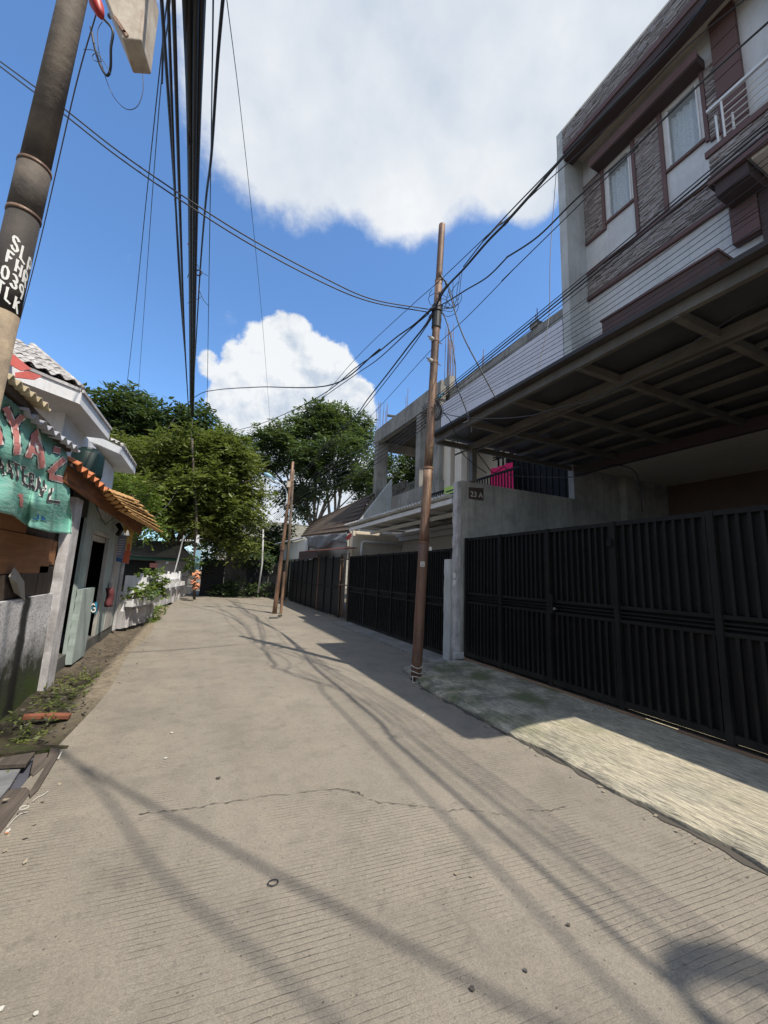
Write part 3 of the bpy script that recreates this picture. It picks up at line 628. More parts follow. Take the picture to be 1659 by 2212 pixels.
MB().add([(A0[0]+v[0]*sx_, 6.243, A0[2]+0.02+v[1]*1.12) for v in vs], fs).build('house_number', 'letterwhite', plo)
MB().box(4.432, 4.437, 6.30, 6.38, 1.42, 1.52).build('sticker', 'letterwhite', w23)
MB().box(4.432, 4.437, 6.30, 6.38, 1.56, 1.66).build('sticker', 'letterwhite', w23)

# ------------------------------------------------------------------ steel canopy
cz = 4.20
cn = thing('steel_canopy', (4.75, 6.2, 0), 'large dark steel framed carport canopy over the near black gate', 'canopy')
yN, yF = 0.95, 6.36
def cnb(nm, a, b, w, h, m='bsteel'): return MB().beam(a, b, w, h).build(nm, m, cn)
cnb('front_beam', (4.00, yN, cz+0.03), (3.98, yF, cz+0.03), 0.06, 0.12)
cnb('gutter', (3.90, yN, cz+0.11), (3.88, yF+0.05, cz+0.11), 0.10, 0.05, 'guttermetal')
for x in (4.72, 4.84): cnb('post_beam', (x, yN, cz-0.02), (x, yF, cz-0.02), 0.05, 0.12)
cnb('end_beam', (3.98, yF-0.02, cz), (8.0, yF-0.02, cz+0.02), 0.06, 0.10)
cnb('rear_beam', (7.75, yN, cz-0.06), (7.75, yF-0.1, cz-0.06), 0.12, 0.20, 'darktrim')
for y in (5.28, 4.22, 3.12, 2.02, 0.98): cnb('rafter', (3.98, y, cz+0.005), (7.7, y-0.05, cz+0.02), 0.07, 0.10)
for x in (5.42, 6.05, 6.68, 7.25):
    cnb('purlin', (x, yN, cz+0.05), (x, yF, cz+0.05), 0.05, 0.06)
for i, (ya, yb) in enumerate([(5.26, 6.40), (4.20, 5.30), (3.10, 4.24), (2.00, 3.14), (0.9, 2.04)]):
    for j, (xa, xb) in enumerate([(3.88, 4.82), (4.78, 6.09), (6.05, 7.9)]):
        MB().box(xa, xb, ya, yb, cz+0.105+0.012*((i+j) % 2)+.006*(j == 1), cz+0.114+0.012*((i+j) % 2)+.006*(j == 1)).build('roof_sheet', 'decksheet', cn)
MB().beam((4.75, 6.20, 3.47), (4.75, 6.20, cz-0.08), 0.11, 0.11).build('post', 'bsteel', cn)
MB().beam((4.42, 6.35, cz-.2), (4.75, 6.22, cz-.03), 0.03, 0.03).build('brace', 'bsteel', cn)
MB().tube([(4.0, 5.26, cz-0.06), (4.0, 5.26, cz-0.16)], 0.012, 6).build('drip_pipe', 'bsteel', cn)

# ------------------------------------------------------------------ three storey house
th = thing('town_house', (8.5, 3.0, 0), 'three storey house with ledger stone cladding, red brown trim and balcony', 'house')
Xf, Xw, yE, yS = 7.65, 7.00, 5.63, 0.0
MB().box(Xw, Xf+0.35, yE, yE+0.20, 4.36, 12.60).build('wing_wall', 'plaster', th, bevel=0.01)
# facade wall assembled round the window openings
wy = [(4.44, 5.09), (3.12, 3.80)]; wz0, wz1 = 9.74, 11.16
fw = MB(); fw.box(Xf, Xf+0.3, yS, yE, 4.36, wz0); fw.box(Xf, Xf+0.3, yS, yE, wz1, 11.96)
ed = [yS, wy[1][0], wy[1][1], wy[0][0], wy[0][1], yE]
for a, b in ((ed[0], ed[1]), (ed[2], ed[3]), (ed[4], ed[5])): fw.box(Xf, Xf+0.3, a, b, wz0, wz1)
fw.build('facade_wall', 'greywall', th)
MB().box(Xf+0.30, 12, yS, yE+0.2, 4.65, 12.3).build('upper_floors', 'darkin', th)
MB().box(Xw+0.02, 12, yS, yE+0.2, 12.0, 12.2).build('roof_slab', 'soffit', th)
MB().box(Xw+0.28, Xf-0.001, yS, yE-0.001, 11.94, 11.998).build('soffit', 'soffit', th)
MB().box(Xw+0.0, Xw+0.14, yS, yE-0.001, 11.96, 12.50).build('parapet', 'plaster', th)
MB().box(Xw-0.02, Xw+0.2, yS, yE-0.001, 12.50, 12.56).build('parapet_cap', 'cream', th)
MB().box(Xw-0.04, Xw+0.16, yS, yE-0.001, 11.84, 11.97).build('trim', 'trim', th)
MB().box(Xw-0.01, Xw+0.275, yS, yE-0.001, 11.66, 11.845).build('fascia', 'darktrim', th)
def stones(rects, axis='x', name='stone_cladding', parent=th):
    mb = MB()
    for (X, a0, a1, z0, z1) in rects:
        z = z0
        while z < z1-0.012:
            h = random.choice((0.022, 0.03, 0.038)); h = min(h, z1-z); y = a0+random.uniform(-0.1, 0)
            while y < a1:
                l = random.uniform(0.10, 0.26); ya, yb = max(a0, y), min(a1, y+l-0.002)
                if yb-ya > 0.02: mb.box(X-random.uniform(0.012, 0.04), X+0.002, ya, yb, z+0.001, z+h-0.002)
                y += l
            z += h
    o = mb.build(name, 'stone', parent); o['kind'] = 'stuff'; return o
stones([(Xw, yS, yE, 11.975, 12.495)])
stones([(Xf, 5.16, 5.625, 9.62, 11.16), (Xf, 3.88, 4.36, 8.82, 11.16), (Xf, 2.88, 3.05, 9.62, 11.16), (Xf, 2.90, yE-0.005, 8.17, 8.75)])
tr = lambda y0, y1, z0, z1, m='trim', d=0.05: MB().box(Xf-d, Xf-0.001, y0, y1, z0, z1).build('trim', m, th)
tr(2.90, yE-.004, 8.755, 8.82); tr(2.90, yE-.004, 8.08, 8.165, 'trim', 0.07)
tr(5.095, 5.155, 9.56, 11.16); tr(4.365, 4.435, 8.825, 11.16); tr(3.805, 3.875, 8.825, 11.16); tr(3.055, 3.115, 9.62, 11.16)
tr(4.44, 5.09, 9.68, 9.735); tr(3.12, 3.80, 9.68, 9.735); tr(5.16, 5.62, 9.56, 9.615); tr(2.88, 3.05, 9.56, 9.615)
tr(5.16, 5.62, 11.165, 11.2, 'trim', 0.03)
MB().box(Xf-0.30, Xf-0.001, 3.02, 5.20, 11.17, 11.38).build('window_hood', 'darktrim', th)
MB().box(Xf-0.32, Xf-0.30, 3.0, 5.22, 11.20, 11.40).build('hood_edge', 'trim', th)
for (a, b) in wy:
    fr = MB(); x0, x1 = Xf+0.02, Xf+0.08; z0, z1 = wz0+0.002, wz1-0.002; t_ = 0.068
    fr.box(x0, x1, a, a+t_, z0, z1); fr.box(x0, x1, b-t_, b, z0, z1); fr.box(x0, x1, a+t_, b-t_, z0, z0+t_); fr.box(x0, x1, a+t_, b-t_, z1-t_, z1)
    fr.box(x0-0.02, x0+0.02, a+t_, a+t_+0.03, z0+t_, z1-t_); fr.box(x0-0.02, x0+0.02, b-t_-0.03, b-t_, z0+t_, z1-t_)
    wf = fr.build('window', 'white', th)
    MB().box(Xf+0.045, Xf+0.05, a+t_, b-t_, z0+t_, z1-t_).build('pane', 'glass', wf)
    MB().grid(lambda u, v, a=a, b=b: (Xf+0.15+0.02*math.sin(u*34)+0.008*math.sin(u*91+v*2), a+0.02+u*(b-a-0.04), wz0+v*(1.22 if a > 4 else 1.24)), 60, 4).build('curtain', 'curtain', wf, smooth=True)
# balcony at the right
yB = 2.84
MB().box(Xw, Xf, yS-.2, yB, 8.12, 8.72).build('balcony_front', 'plaster', th)
stones([(Xw, yS-.2, yB, 8.24, 8.62)])
so2 = MB()
MB().box(Xw-0.05, Xw-0.001, yS-.2, yB+0.04, 8.63, 8.74).build('trim', 'trim', th); MB().box(Xw-0.05, Xw-0.001, yS-.2, yB+0.04, 8.10, 8.235).build('trim', 'trim', th)
MB().box(Xw-0.03, Xf-0.002, yB+0.001, yB+0.05, 8.10, 8.22).build('trim', 'darktrim', th)
MB().box(Xw+.02, Xf+.1, yB-0.45, yB-0.02, 7.86, 8.12).build('corbel', 'darktrim', th)
MB().box(Xw+0.02, Xf-0.1, yS, yB-0.5, 8.06, 8.118).build('balcony_soffit', 'soffit', th)
rl = MB().beam((Xw+0.03, yS-.2, 9.56), (Xw+0.03, yB-0.02, 9.54), 0.05, 0.05).build('handrail', 'chrome', th)
for k in range(5): MB().tube([(Xw+0.03, yS-.2, 8.86+k*0.125), (Xw+0.03, yB-0.22, 8.86+k*0.125)], 0.010, 6).build('rail_bar', 'chrome', th)
for (dx, y, z) in ((0.03, 2.62, 9.52), (0.0, 2.70, 9.30), (0.09, 2.52, 9.2)): MB().tube([(Xw+dx, y, 8.7), (Xw+dx, y, z)], 0.018, 8).build('rail_post', 'chrome', th)
# red brown grooved pilaster behind the balcony and the grooved column below it
for k in range(9):
    z = 8.74+k*0.37; MB().box(Xf-0.10, Xf-0.002, 2.50, 2.87, z+0.01, min(z+0.36, 11.93)).build('pilaster_block', 'trim', th)
MB().box(Xf-0.07, Xf-0.003, 2.51, 2.86, 8.74, 11.93).build('pilaster_core', 'darktrim', th)
for k in range(9):
    z = 8.74+k*0.37; MB().box(Xf-0.12, Xf-0.002, 0.9, 1.9, z+0.01, min(z+0.36, 11.93)).build('pilaster_block', 'trim', th)
for k in range(3):
    z = 7.2+k*0.33; MB().box(Xf-0.16, Xf-0.002, 2.50, 2.86, z+0.008, z+0.322).build('pilaster_block', 'trim', th)
MB().box(Xf-0.13, Xf-0.003, 2.30, 2.49, 6.2, 7.86).build('pilaster_core', 'darktrim', th)
# brown awning box and small stone piece under the facade
MB().box(Xw+0.02, Xf-0.002, 2.87, 4.9, 6.62, 6.90).build('awning_box', 'brown', th); MB().box(Xw-0.01, Xf-0.002, 2.85, 4.92, 6.90, 6.94).build('awning_cap', 'trim', th)
MB().box(Xf-0.06, Xf-0.002, 4.95, yE-.01, 6.9, 7.06).build('trim', 'trim', th)
stones([(Xf-0.3, 3.4, 4.4, 6.3, 6.6)])
# ground floor recess behind the canopy
MB().box(7.9, 12, -0.6, yE+0.2, 4.32, 4.64).build('floor_slab', 'soffit', th)
MB().box(8.2, 11.3, -0.4, 6.26, 4.24, 4.30).build('porch_ceiling', 'soffit', th)
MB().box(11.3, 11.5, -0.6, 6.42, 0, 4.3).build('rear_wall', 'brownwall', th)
MB().box(7.70, 11.3, 6.27, 6.42, 0, 4.31).build('side_wall', 'plaster2', th)
MB().box(9.3, 9.6, 6.10, 6.268, 0, 4.24).build('wall_pier', 'plaster2', th)
MB().box(5.4, 11.3, -0.75, -0.6, 0, 4.31).build('side_wall', 'plaster2', th)  # unseen near wall, added to block light and keep the carport dark
structure('carport_floor', 'conc', MB().box(4.92, 11.3, -0.6, 6.26, -0.02, 0.10))

# ------------------------------------------------------------------ neighbour with grey parapet and magenta cloth
nb = thing('balcony_house', (8.2, 8.5, 0), 'cream balcony house behind the 23A wall with long grey parapet', 'house')
pa = MB().slab([(7.02, 10.92, 6.5), (7.02, 10.92, 7.46), (7.02, 5.86, 7.60), (7.02, 5.86, 6.3)], (0.12, 0, 0)).build('parapet', 'panel', nb)
MB().box(7.15, 10, 6.5, 11.0, 6.32, 6.48).build('roof_slab', 'soffit', nb)
MB().box(7.0, 7.14, 5.86, 10.9, 6.28, 6.49).build('slab_edge', 'whitedirty', nb)
MB().box(8.5, 8.7, 6.43, 11.0, 0, 6.32).build('back_wall', 'cream', nb)
MB().box(6.3, 8.5, 6.5, 11.0, 3.1, 3.3).build('balcony_floor', 'whitedirty', nb)
for (a, b) in ((10.60, 11.02), (9.98, 10.34)):
    MB().box(7.2, 7.42, a, b, 3.3, 6.3).build('column', 'cream', nb)
MB().box(7.43, 8.5, 10.86, 11.0, 3.3, 6.3).build('side_wall', 'cream', nb)
MB().box(8.40, 8.48, 6.6, 9.3, 3.35, 5.35).build('window', 'sheet', nb)
MB().box(8.38, 8.49, 6.6, 6.68, 3.35, 5.4).build('window_frame', 'white', nb)
b0 = MB().box(-0.02, 0.02, -0.022, 0.022, -0.9, 0.9).build('grille_bar', 'black', nb)
for k in range(14):
    y = 6.55+k*0.20; l = (7.98, y, 4.35)
    if k == 0: b0.location = Vector(l)-WORLD[nb]
    else: dup(b0, l)
MB().box(7.95, 8.01, 6.45, 9.25, 5.22, 5.28).build('grille_rail', 'black', nb)
r0 = MB().box(-0.012, 0.012, -0.012, 0.012, -0.42, 0.42).build('railing_bar', 'black', nb)
for k in range(38):
    y = 6.9+k*0.105; l = (6.48, y, 3.72+0.0)
    if k == 0: r0.location = Vector(l)-WORLD[nb]
    else: dup(r0, l)
MB().box(6.455, 6.505, 6.7, 10.9, 4.14, 4.19).build('railing_top', 'black', nb)
for k, z in enumerate((5.62, 5.54, 5.46)): MB().box(8.47, 8.498, 9.45, 10.0, z, z+0.03).build('vent_slot', 'darkin', nb)
MB().box(8.46, 8.498, 9.40, 10.0, 4.75, 5.0).build('vent_panel', 'bsteel', nb)
mg = MB().grid(lambda u, v: (7.86+0.03*math.sin(u*19+v)+0.012*math.sin(u*43), 8.42+u*0.95, 4.93-v*1.25+0.006*math.sin(u*9)), 40, 8).build('hanging_cloth', 'magenta', smooth=True, thick=0.006)
tag(mg, 'bright magenta cloth hung on the balcony of the cream house', 'cloth')
lb = thing('small_banner', (6.44, 9.5, 3.7), 'lime green paper banner tied to the balcony railing', 'banner')
MB().box(6.42, 6.43, 9.05, 9.75, 3.72, 4.22).build('sheet', 'limegreen', lb)
for z, a in ((4.08, 0.55), (3.98, 0.5), (3.88, 0.6)): MB().box(6.413, 6.418, 9.10, 9.10+a, z-0.02, z+0.02).build('print_line', 'letterblack', lb)

# ------------------------------------------------------------------ unfinished concrete frame
cb = thing('concrete_building', (8.5, 14, 0), 'unfinished grey concrete frame building with bare rebar on its top', 'building')
MB().box(7.0, 7.22, 10.95, 16.75, 7.72, 8.22).build('upper_beam', 'conc', cb)
MB().box(7.02, 7.14, 10.95, 16.75, 8.22, 8.42).build('parapet', 'conc', cb)
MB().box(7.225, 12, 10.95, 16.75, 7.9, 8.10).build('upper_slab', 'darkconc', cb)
MB().box(7.225, 12, 16.55, 16.75, 7.5, 7.9).build('cross_beam', 'conc', cb)
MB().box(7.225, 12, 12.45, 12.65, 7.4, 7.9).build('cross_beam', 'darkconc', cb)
MB().box(7.03, 7.58, 16.35, 16.72, 4.7, 7.72).build('column', 'conc', cb)
MB().box(7.03, 7.40, 12.35, 12.68, 4.7, 7.72).build('column', 'conc', cb)
MB().box(7.4, 7.62, 11.0, 11.35, 7.72, 8.72).build('column_stub', 'conc', cb)
MB().box(7.02, 7.40, 11.0, 11.4, 4.7, 7.72).build('column', 'conc', cb)
MB().box(7.0, 7.2, 10.95, 16.9, 4.15, 4.82).build('lower_beam', 'conc', cb)
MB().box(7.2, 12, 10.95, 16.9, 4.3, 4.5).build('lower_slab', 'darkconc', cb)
MB().box(7.02, 12, 16.6, 16.95, 0, 4.15).build('end_wall', 'plaster', cb)
MB().box(7.1, 7.3, 10.95, 16.6, 0, 4.15).build('front_wall', 'cream', cb)
# rough block parapet: single blocks
zz = 4.82
for r in range(4):
    y = 12.75+(r % 2)*0.2
    while y < 16.3:
        l = random.uniform(0.32, 0.42); d = random.uniform(0, 0.05)
        if not (r == 3 and random.random() < 0.45): MB().box(7.45-d, 7.65, y, min(y+l-0.02, 16.33), zz, zz+0.17).build('block', 'rubble', cb)
        y += l
    zz += 0.185
MB().box(7.35, 7.55, 5.9, 10.9, 7.62, 8.14).build('rear_parapet', 'conc', cb)
MB().box(7.3, 7.6, 6.88, 7.12, 8.14, 8.30).build('parapet_stub', 'conc', cb)
def rebar(x, y, z0, z1, dx=0, dy=0): MB().tube([(x, y, z0), (x+dx, y+dy, z1)], 0.011, 5).build('rebar', 'rust', cb)
for k in range(11):
    rebar(7.42+(k % 3)*0.08, 10.98+(k//3)*0.10+0.02*k % .1, 8.72, 10.1+0.5*math.sin(k*2.3)*0.9+0.3, random.uniform(-.05, .05), random.uniform(-.06, .06))
for k in range(9): rebar(7.06+(k % 3)*0.2, 16.38+(k//3)*0.12, 8.2, 9.75+0.25*math.sin(k*3), random.uniform(-.05, .05), random.uniform(-.08, .08))
rebar(7.1, 13.6, 8.4, 9.3); rebar(7.1, 13.75, 8.4, 9.0); rebar(7.45, 7.0, 8.25, 8.75); rebar(7.45, 7.05, 8.25, 8.6)
rebar(7.45, 9.2, 8.1, 8.75); rebar(7.45, 9.25, 8.1, 8.55); rebar(7.45, 8.8, 8.1, 8.35)
MB().beam((6.8, 14.9, 8.5), (7.3, 14.8, 8.5), 0.08, 0.08).build('timber', 'plank', cb)

# ------------------------------------------------------------------ low house with the white canopy
lh = thing('low_house', (6.2, 10, 0), 'low cream house with siding wall behind the second black gate', 'house')
MB().box(6.6, 6.8, 6.65, 13.0, 0, 3.0).build('wall', 'cream', lh)
MB().box(4.7, 6.6, 12.75, 12.9, 0, 3.05).build('side_wall', 'cream', lh)
for k in range(11): MB().box(4.8, 6.55, 12.72, 12.748, 2.05+k*0.09, 2.05+k*0.09+0.08).build('siding_board', 'cream', lh)
MB().tube([(4.95, 12.5, 1.9), (4.95, 12.5, 2.62), (5.0, 12.48, 2.68), (6.4, 12.3, 2.66)], 0.045, 10).build('pipe', 'white', lh, smooth=True)
MB().box(6.45, 6.6, 6.9, 12.7, 2.80, 2.98).build('lintel', 'white', lh)
wc = thing('small_canopy', (4.6, 9.3, 0), 'white framed corrugated canopy over the second gate', 'canopy')
MB().beam((4.45, 12.4, 3.03), (4.45, 6.45, 3.08), 0.06, 0.10).build('front_beam', 'white', wc)
MB().beam((5.3, 12.6, 3.0), (5.3, 6.45, 3.05), 0.06, 0.10).build('middle_beam', 'white', wc)
MB().beam((6.3, 12.6, 2.98), (6.3, 6.45, 3.02), 0.06, 0.10).build('rear_beam', 'white', wc)
for k in range(5): y = 12.35-k*1.45; MB().beam((4.45, y, 3.10), (6.5, y, 3.12), 0.05, 0.06).build('rafter', 'white', wc)
NW = 44
MB().grid(lambda u, v: (4.30+v*2.3, 12.55-u*6.05, 3.19+0.028*math.cos(u*NW*2*math.pi)+0.03*v), NW*8, 2).build('corrugated_sheet', 'corrwhite', wc, smooth=True, thick=0.012)

# ------------------------------------------------------------------ tiles
def tile_mesh(mb, w, l, amp=0.03, t=0.014, n=7):
    vs = []; 
    for side in (0, t):
        for j in (0, 1):
            for i in range(n+1):
                u = i/n; vs.append((u*w, j*l, amp*math.sin(u*2*math.pi)+side+(0.018 if j == 0 else 0)))
    m = n+1; fs = []
    for i in range(n):
        fs += [(2*m+i, 2*m+i+1, 3*m+i+1, 3*m+i), (i+1, i, m+i, m+i+1), (i, i+1, 2*m+i+1, 2*m+i), (m+i+1, m+i, 3*m+i, 3*m+i+1)]
    fs += [(0, 2*m, 3*m, m), (m-1, 2*m-1, 4*m-1, 3*m-1)]
    mb.add(vs, fs)
def tile_roof(parent, O, U, V, rows, cols, mat, rngfn, amp=0.03, jit=0.012, over=1.12, name='tile', limit=300, base=None):
    """O: eave corner, U: vector for one tile across, V: one tile up slope"""
    O, U, V = Vector(O), Vector(U), Vector(V); w, l = U.length, V.length
    u, v = U.normalized(), V.normalized(); n = u.cross(v).normalized(); v = n.cross(u)
    if base is None:
        mb = MB(); tile_mesh(mb, w*0.99, l*over, amp); base = mb.build(name, mat, parent, org=(0, 0, 0)); mesh = base.data
        bpy.data.objects.remove(base)
    R = Matrix((u, v, n)).transposed().to_4x4()
    for j in range(rows):
        a, b = rngfn(j)
        for i in range(a, b):
            o = bpy.data.objects.new(name, mesh); COL.objects.link(o); o.parent = parent
            p = O+U*i+V*j+n*(0.004+random.uniform(0, jit))
            o.matrix_local = Matrix.Translation(p-WORLD[parent]) @ R @ Matrix.Rotation(random.uniform(-.02, .02), 4, 'Z')

# brown tiled house D
dh = thing('tiled_house', (6, 18, 0), 'low house with brown tiled roof beside the cement gable', 'house')
E1, E2 = Vector((5.0, 22.0, 3.52)), Vector((5.25, 14.6, 3.22)); R1, R2 = Vector((7.0, 27.6, 5.25)), Vector((6.9, 16.6, 5.25))
rp = MB().add([E1-Vector((0,0,.05)), E2-Vector((0,0,.05)), R2-Vector((0,0,.05)), R1-Vector((0,0,.05))], [(0,1,2,3)]).build('roof', 'browntile', dh, thick=0.06)
NR, NC = 8, 26
mb = MB(); tile_mesh(mb, 0.33, 0.42, 0.012, 0.02, 5); tb = mb.build('tile', 'browntile', rp, org=(0, 0, 0)); tmesh = tb.data; bpy.data.objects.remove(tb)
for j in range(NR):
    for i in range(NC):
        a = E2.lerp(E1, i/NC); b = R2.lerp(R1, i/NC); p = a.lerp(b, j/NR); p2 = a.lerp(b, (j+1)/NR); q = E2.lerp(E1, (i+1)/NC).lerp(R2.lerp(R1, (i+1)/NC), j/NR)
        uu, vv = (p-q), (p2-p); w_, l_ = uu.length, vv.length; u_ = uu.normalized(); v_ = vv.normalized(); n_ = u_.cross(v_).normalized()
        if n_.z < 0: n_ = -n_
        Mx = Matrix((u_*(w_/0.33), v_*(l_/0.40), n_)).transposed().to_4x4()
        o = bpy.data.objects.new('tile', tmesh); COL.objects.link(o); o.parent = rp
        o.matrix_local = Matrix.Translation(q+n_*0.03-WORLD[rp]) @ Mx
MB().slab([(5.3, 14.5, 0), (5.25, 14.5, 3.2), (7.0, 16.5, 5.2), (7.0, 16.5, 0)], (0, 0.15, 0)).build('gable_wall', 'cream', dh)
MB().slab([(5.6, 14.2, 0), (5.45, 14.2, 3.6), (7.0, 14.6, 5.6), (7.2, 14.6, 0)], (0, 0.12, 0)).build('cement_gable', 'plaster', dh)
MB().box(5.2, 5.3, 15.0, 26, 0, 3.2).build('front_wall', 'plaster', dh)
MB().box(4.95, 5.1, 20.6, 27, 2.3, 3.3).build('white_fascia_wall', 'white', dh)
MB().slab([(4.5, 28, 3.36), (4.9, 21.0, 3.34), (5.4, 21.0, 3.6), (5.4, 28, 3.6)], (0, 0, 0.06)).build('porch_roof', 'corrgrey', dh)
tp = MB().grid(lambda u, v: (lambda a, b: tuple(a*(1-v)+b*v+np.array([0.05*math.sin(u*17+v*6), 0, 0.05*math.sin(u*13)*v])))(
    rx(*l5(590+u*390, 1310-u*35), 5.0), rx(*l5(630+u*340, 1415-u*60+20*math.sin(u*7)), 4.9)), 30, 6).build('tarpaulin', 'greytarp', smooth=True, thick=0.01)
tag(tp, 'crumpled grey tarpaulin sagging from the brown tiled roof edge', 'tarp')
fl = MB().grid(lambda u, v: tuple(rx(*l5(958+u*60+v*14, 1318-u*48+v*26), 4.85)+np.array([0.02*math.sin(u*9), 0, 0])), 6, 3).build('cloth_scrap', 'red', thick=0.01)
tag(fl, 'small red rag caught at the tarpaulin end', 'rag')
ra = thing('rusted_awning', (4.6, 16, 2.4), 'rust red sheet awning above the black sheet gate', 'awning')
MB().slab([rx(*l5(535, 1452), 4.5), rx(*l5(1070, 1420), 4.4), rx(*l5(1010, 1408), 4.9), rx(*l5(640, 1440), 5.1)], (0, 0, 0.02)).build('sheet', 'rustred', ra)
MB().slab([rx(*l5(530, 1452), 4.49), rx(*l5(690, 1440), 4.48), rx(*l5(700, 1500), 4.48), rx(*l5(525, 1530), 4.49)], (0.03, 0, 0)).build('side_flap', 'darktrim', ra)

# ------------------------------------------------------------------ far things beyond the road end
fw_ = thing('dark_wall', (2.5, 25.5, 0), 'low wall coloured dark for deep shade at the end of the street', 'wall')
for k in range(5): MB().box(0.15+k*1.25, 1.38+k*1.25, 25.4+0.05*(k % 2), 25.6, -0.1, 2.1+0.12*((k*7) % 3)).build('panel', 'darkconc' if k % 2 else 'sheet', fw_)  # panel colours carry the dark of the shadow area under the trees
fr_ = thing('far_roof_house', (6, 42, 0), 'long low house with mossy tiled roof seen through the trees', 'house')
MB().box(1.5, 16, 41, 46, 0, 5.0).build('wall', 'plaster2', fr_)
frr = MB().slab([(0.8, 40.2, 4.6), (16, 40.2, 4.6), (16, 43.5, 6.7), (0.8, 43.5, 6.7)], (0, 0, -0.1)).build('roof', 'oldroof', fr_)
for k in range(40): MB().box(0.9+k*0.38, 1.2+k*0.38, 43.4, 43.6, 6.7, 6.86).build('ridge_tile', 'whitedirty' if k % 2 else 'oldroof', frr)
# left far house
fh = thing('shack_house', (-3, 25, 0), 'small house with grey pitched roof, green awning and siding wall behind white fence', 'house')
MB().box(-4.6, -0.55, 25.0, 27.5, 0, 2.05).build('wall', 'siding', fh)
for k in range(7):
    MB().box(-2.1, -0.75, 24.96, 24.998, 0.75+k*0.17, 0.75+k*0.17+0.155).build('siding_board', 'siding', fh)
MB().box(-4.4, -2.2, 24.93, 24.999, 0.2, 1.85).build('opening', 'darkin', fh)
MB().slab([(-5.2, 24.3, 2.05), (-0.3, 24.3, 2.02), (-1.25, 26.2, 2.95), (-5.2, 26.2, 2.95)], (0, 0, 0.07)).build('roof', 'roofgrey', fh)
MB().slab([(-2.3, 24.25, 2.12), (-0.2, 24.25, 2.0), (-1.15, 24.25, 2.75)], (0, 1.8, 0.05)).build('roof_gable', 'roofgrey', fh)
MB().slab([(-5.0, 24.0, 1.95), (-0.5, 24.0, 1.9), (-0.5, 24.5, 2.05), (-5.0, 24.5, 2.05)], (0, 0, -0.03)).build('awning', 'greenaw', fh)
MB().box(-2.35, -2.0, 23.9, 23.93, 1.5, 1.72).build('notice', 'pink', fh); MB().box(-1.62, -1.5, 23.9, 23.93, 1.72, 1.83).build('wall_lamp', 'lampwhite', fh)
bgt = thing('bar_gate', (-0.75, 23.9, 0), 'grey iron bar gate beside the far cable pole', 'gate')
bb = MB().tube([(0, 0, -0.95), (0, 0, 0.95)], 0.018, 6).build('bar', 'bsteel', bgt)
for k in range(14):
    l = (-1.15+k*0.065, 23.9, 1.12)
    if k == 0: bb.location = Vector(l)-WORLD[bgt]
    else: dup(bb, l)
for z in (0.25, 1.05, 2.0): MB().box(-1.18, -0.26, 23.88, 23.92, z, z+0.04).build('rail', 'bsteel', bgt)

# ------------------------------------------------------------------ poles
def pole_line(base, top, n=14): 
    a, b = np.array(base), np.array(top); return [a+(b-a)*i/n for i in range(n+1)]
rpole = thing('steel_pole', (3.2, 5.53, 0), 'tall rusty brown steel pole with tangled cables, nearest on the right kerb', 'pole')
pb, pt_ = np.array([3.18, 5.53, -0.05]), np.array([3.50, 5.53, 8.15])
def pp(z): return pb+(pt_-pb)*(z+0.05)/8.2
segs = [(-0.05, 2.12, 0.082), (2.10, 3.37, 0.078), (3.35, 6.95, 0.069), (6.93, 8.15, 0.060)]
for (a, b, r) in segs: MB().tube([pp(a+(b-a)*i/6) for i in range(7)], r, 20).build('tube', 'rustpole', rpole, smooth=True)
for z, r, h in ((2.11, 0.088, 0.02), (3.36, 0.086, 0.035), (6.94, 0.072, 0.03), (6.85, 0.070, 0.02)):
    MB().tube([pp(z-h/2), pp(z+h/2)], r, 20).build('collar', 'rust', rpole)
for z in (5.72, 5.30):
    q = pp(z); MB().tube([q-(0, 0, .02), q+(0, 0, .02)], 0.074, 18).build('clamp', 'rust', rpole)
    MB().tube([q+(-.07, -.03, 0), q+(-.14, -.05, 0)], 0.035, 10).build('insulator', 'plaster', rpole)
    MB().tube([q+(-.2, -.06, 0.01), q+(-.1, -.04, 0)], 0.008, 6).build('bolt', 'rust', rpole); MB().tube([q+(.05, -.0, 0), q+(.14, .0, -.01)], 0.008, 6).build('bolt', 'rust', rpole)
MB().tube([pp(6.30), pp(6.42)], 0.10, 14).build('tape_wrap', 'cable', rpole); MB().tube([pp(5.98), pp(6.30)], 0.085, 14).build('tape_wrap', 'cable', rpole)
for i, z in enumerate((0.05, 0.12, 0.20)):
    MB().tube([pp(z)+np.array([0.088*math.cos(t), 0.088*math.sin(t), 0.015*math.sin(t*2+i)]) for t in np.linspace(0, 6.4, 20)], 0.007, 5).build('white_tie', 'litter', rpole)
MB().tube([pp(.06)+(-.09, -.05, 0), pp(.02)+(-.13, -.13, -.02), (3.14, 5.36, 0.01)], 0.007, 5).build('white_tie', 'litter', rpole)
stk = MB(); qc = pp(1.72)
th0 = -1.95
stk.grid(lambda u, v: (qc[0]+0.0835*math.cos(th0-.55+u*0.85), qc[1]+0.0835*math.sin(th0-.55+u*0.85), 1.72+v*0.075), 8, 1)
so_ = stk.build('sticker', 'letterwhite', rpole)
for k in range(3): MB().grid(lambda u, v, k=k: (qc[0]+0.0845*math.cos(th0-.48+u*0.7), qc[1]+0.0845*math.sin(th0-.48+u*0.7), 1.732+k*0.02+v*0.010), 8, 1).build('print_line', 'letterblack', so_)
# bits of torn tape
MB().box(pp(2.0)[0]+0.06, pp(2.0)[0]+0.1, 5.44, 5.46, 1.98, 2.04).build('torn_tape', 'letterwhite', rpole)

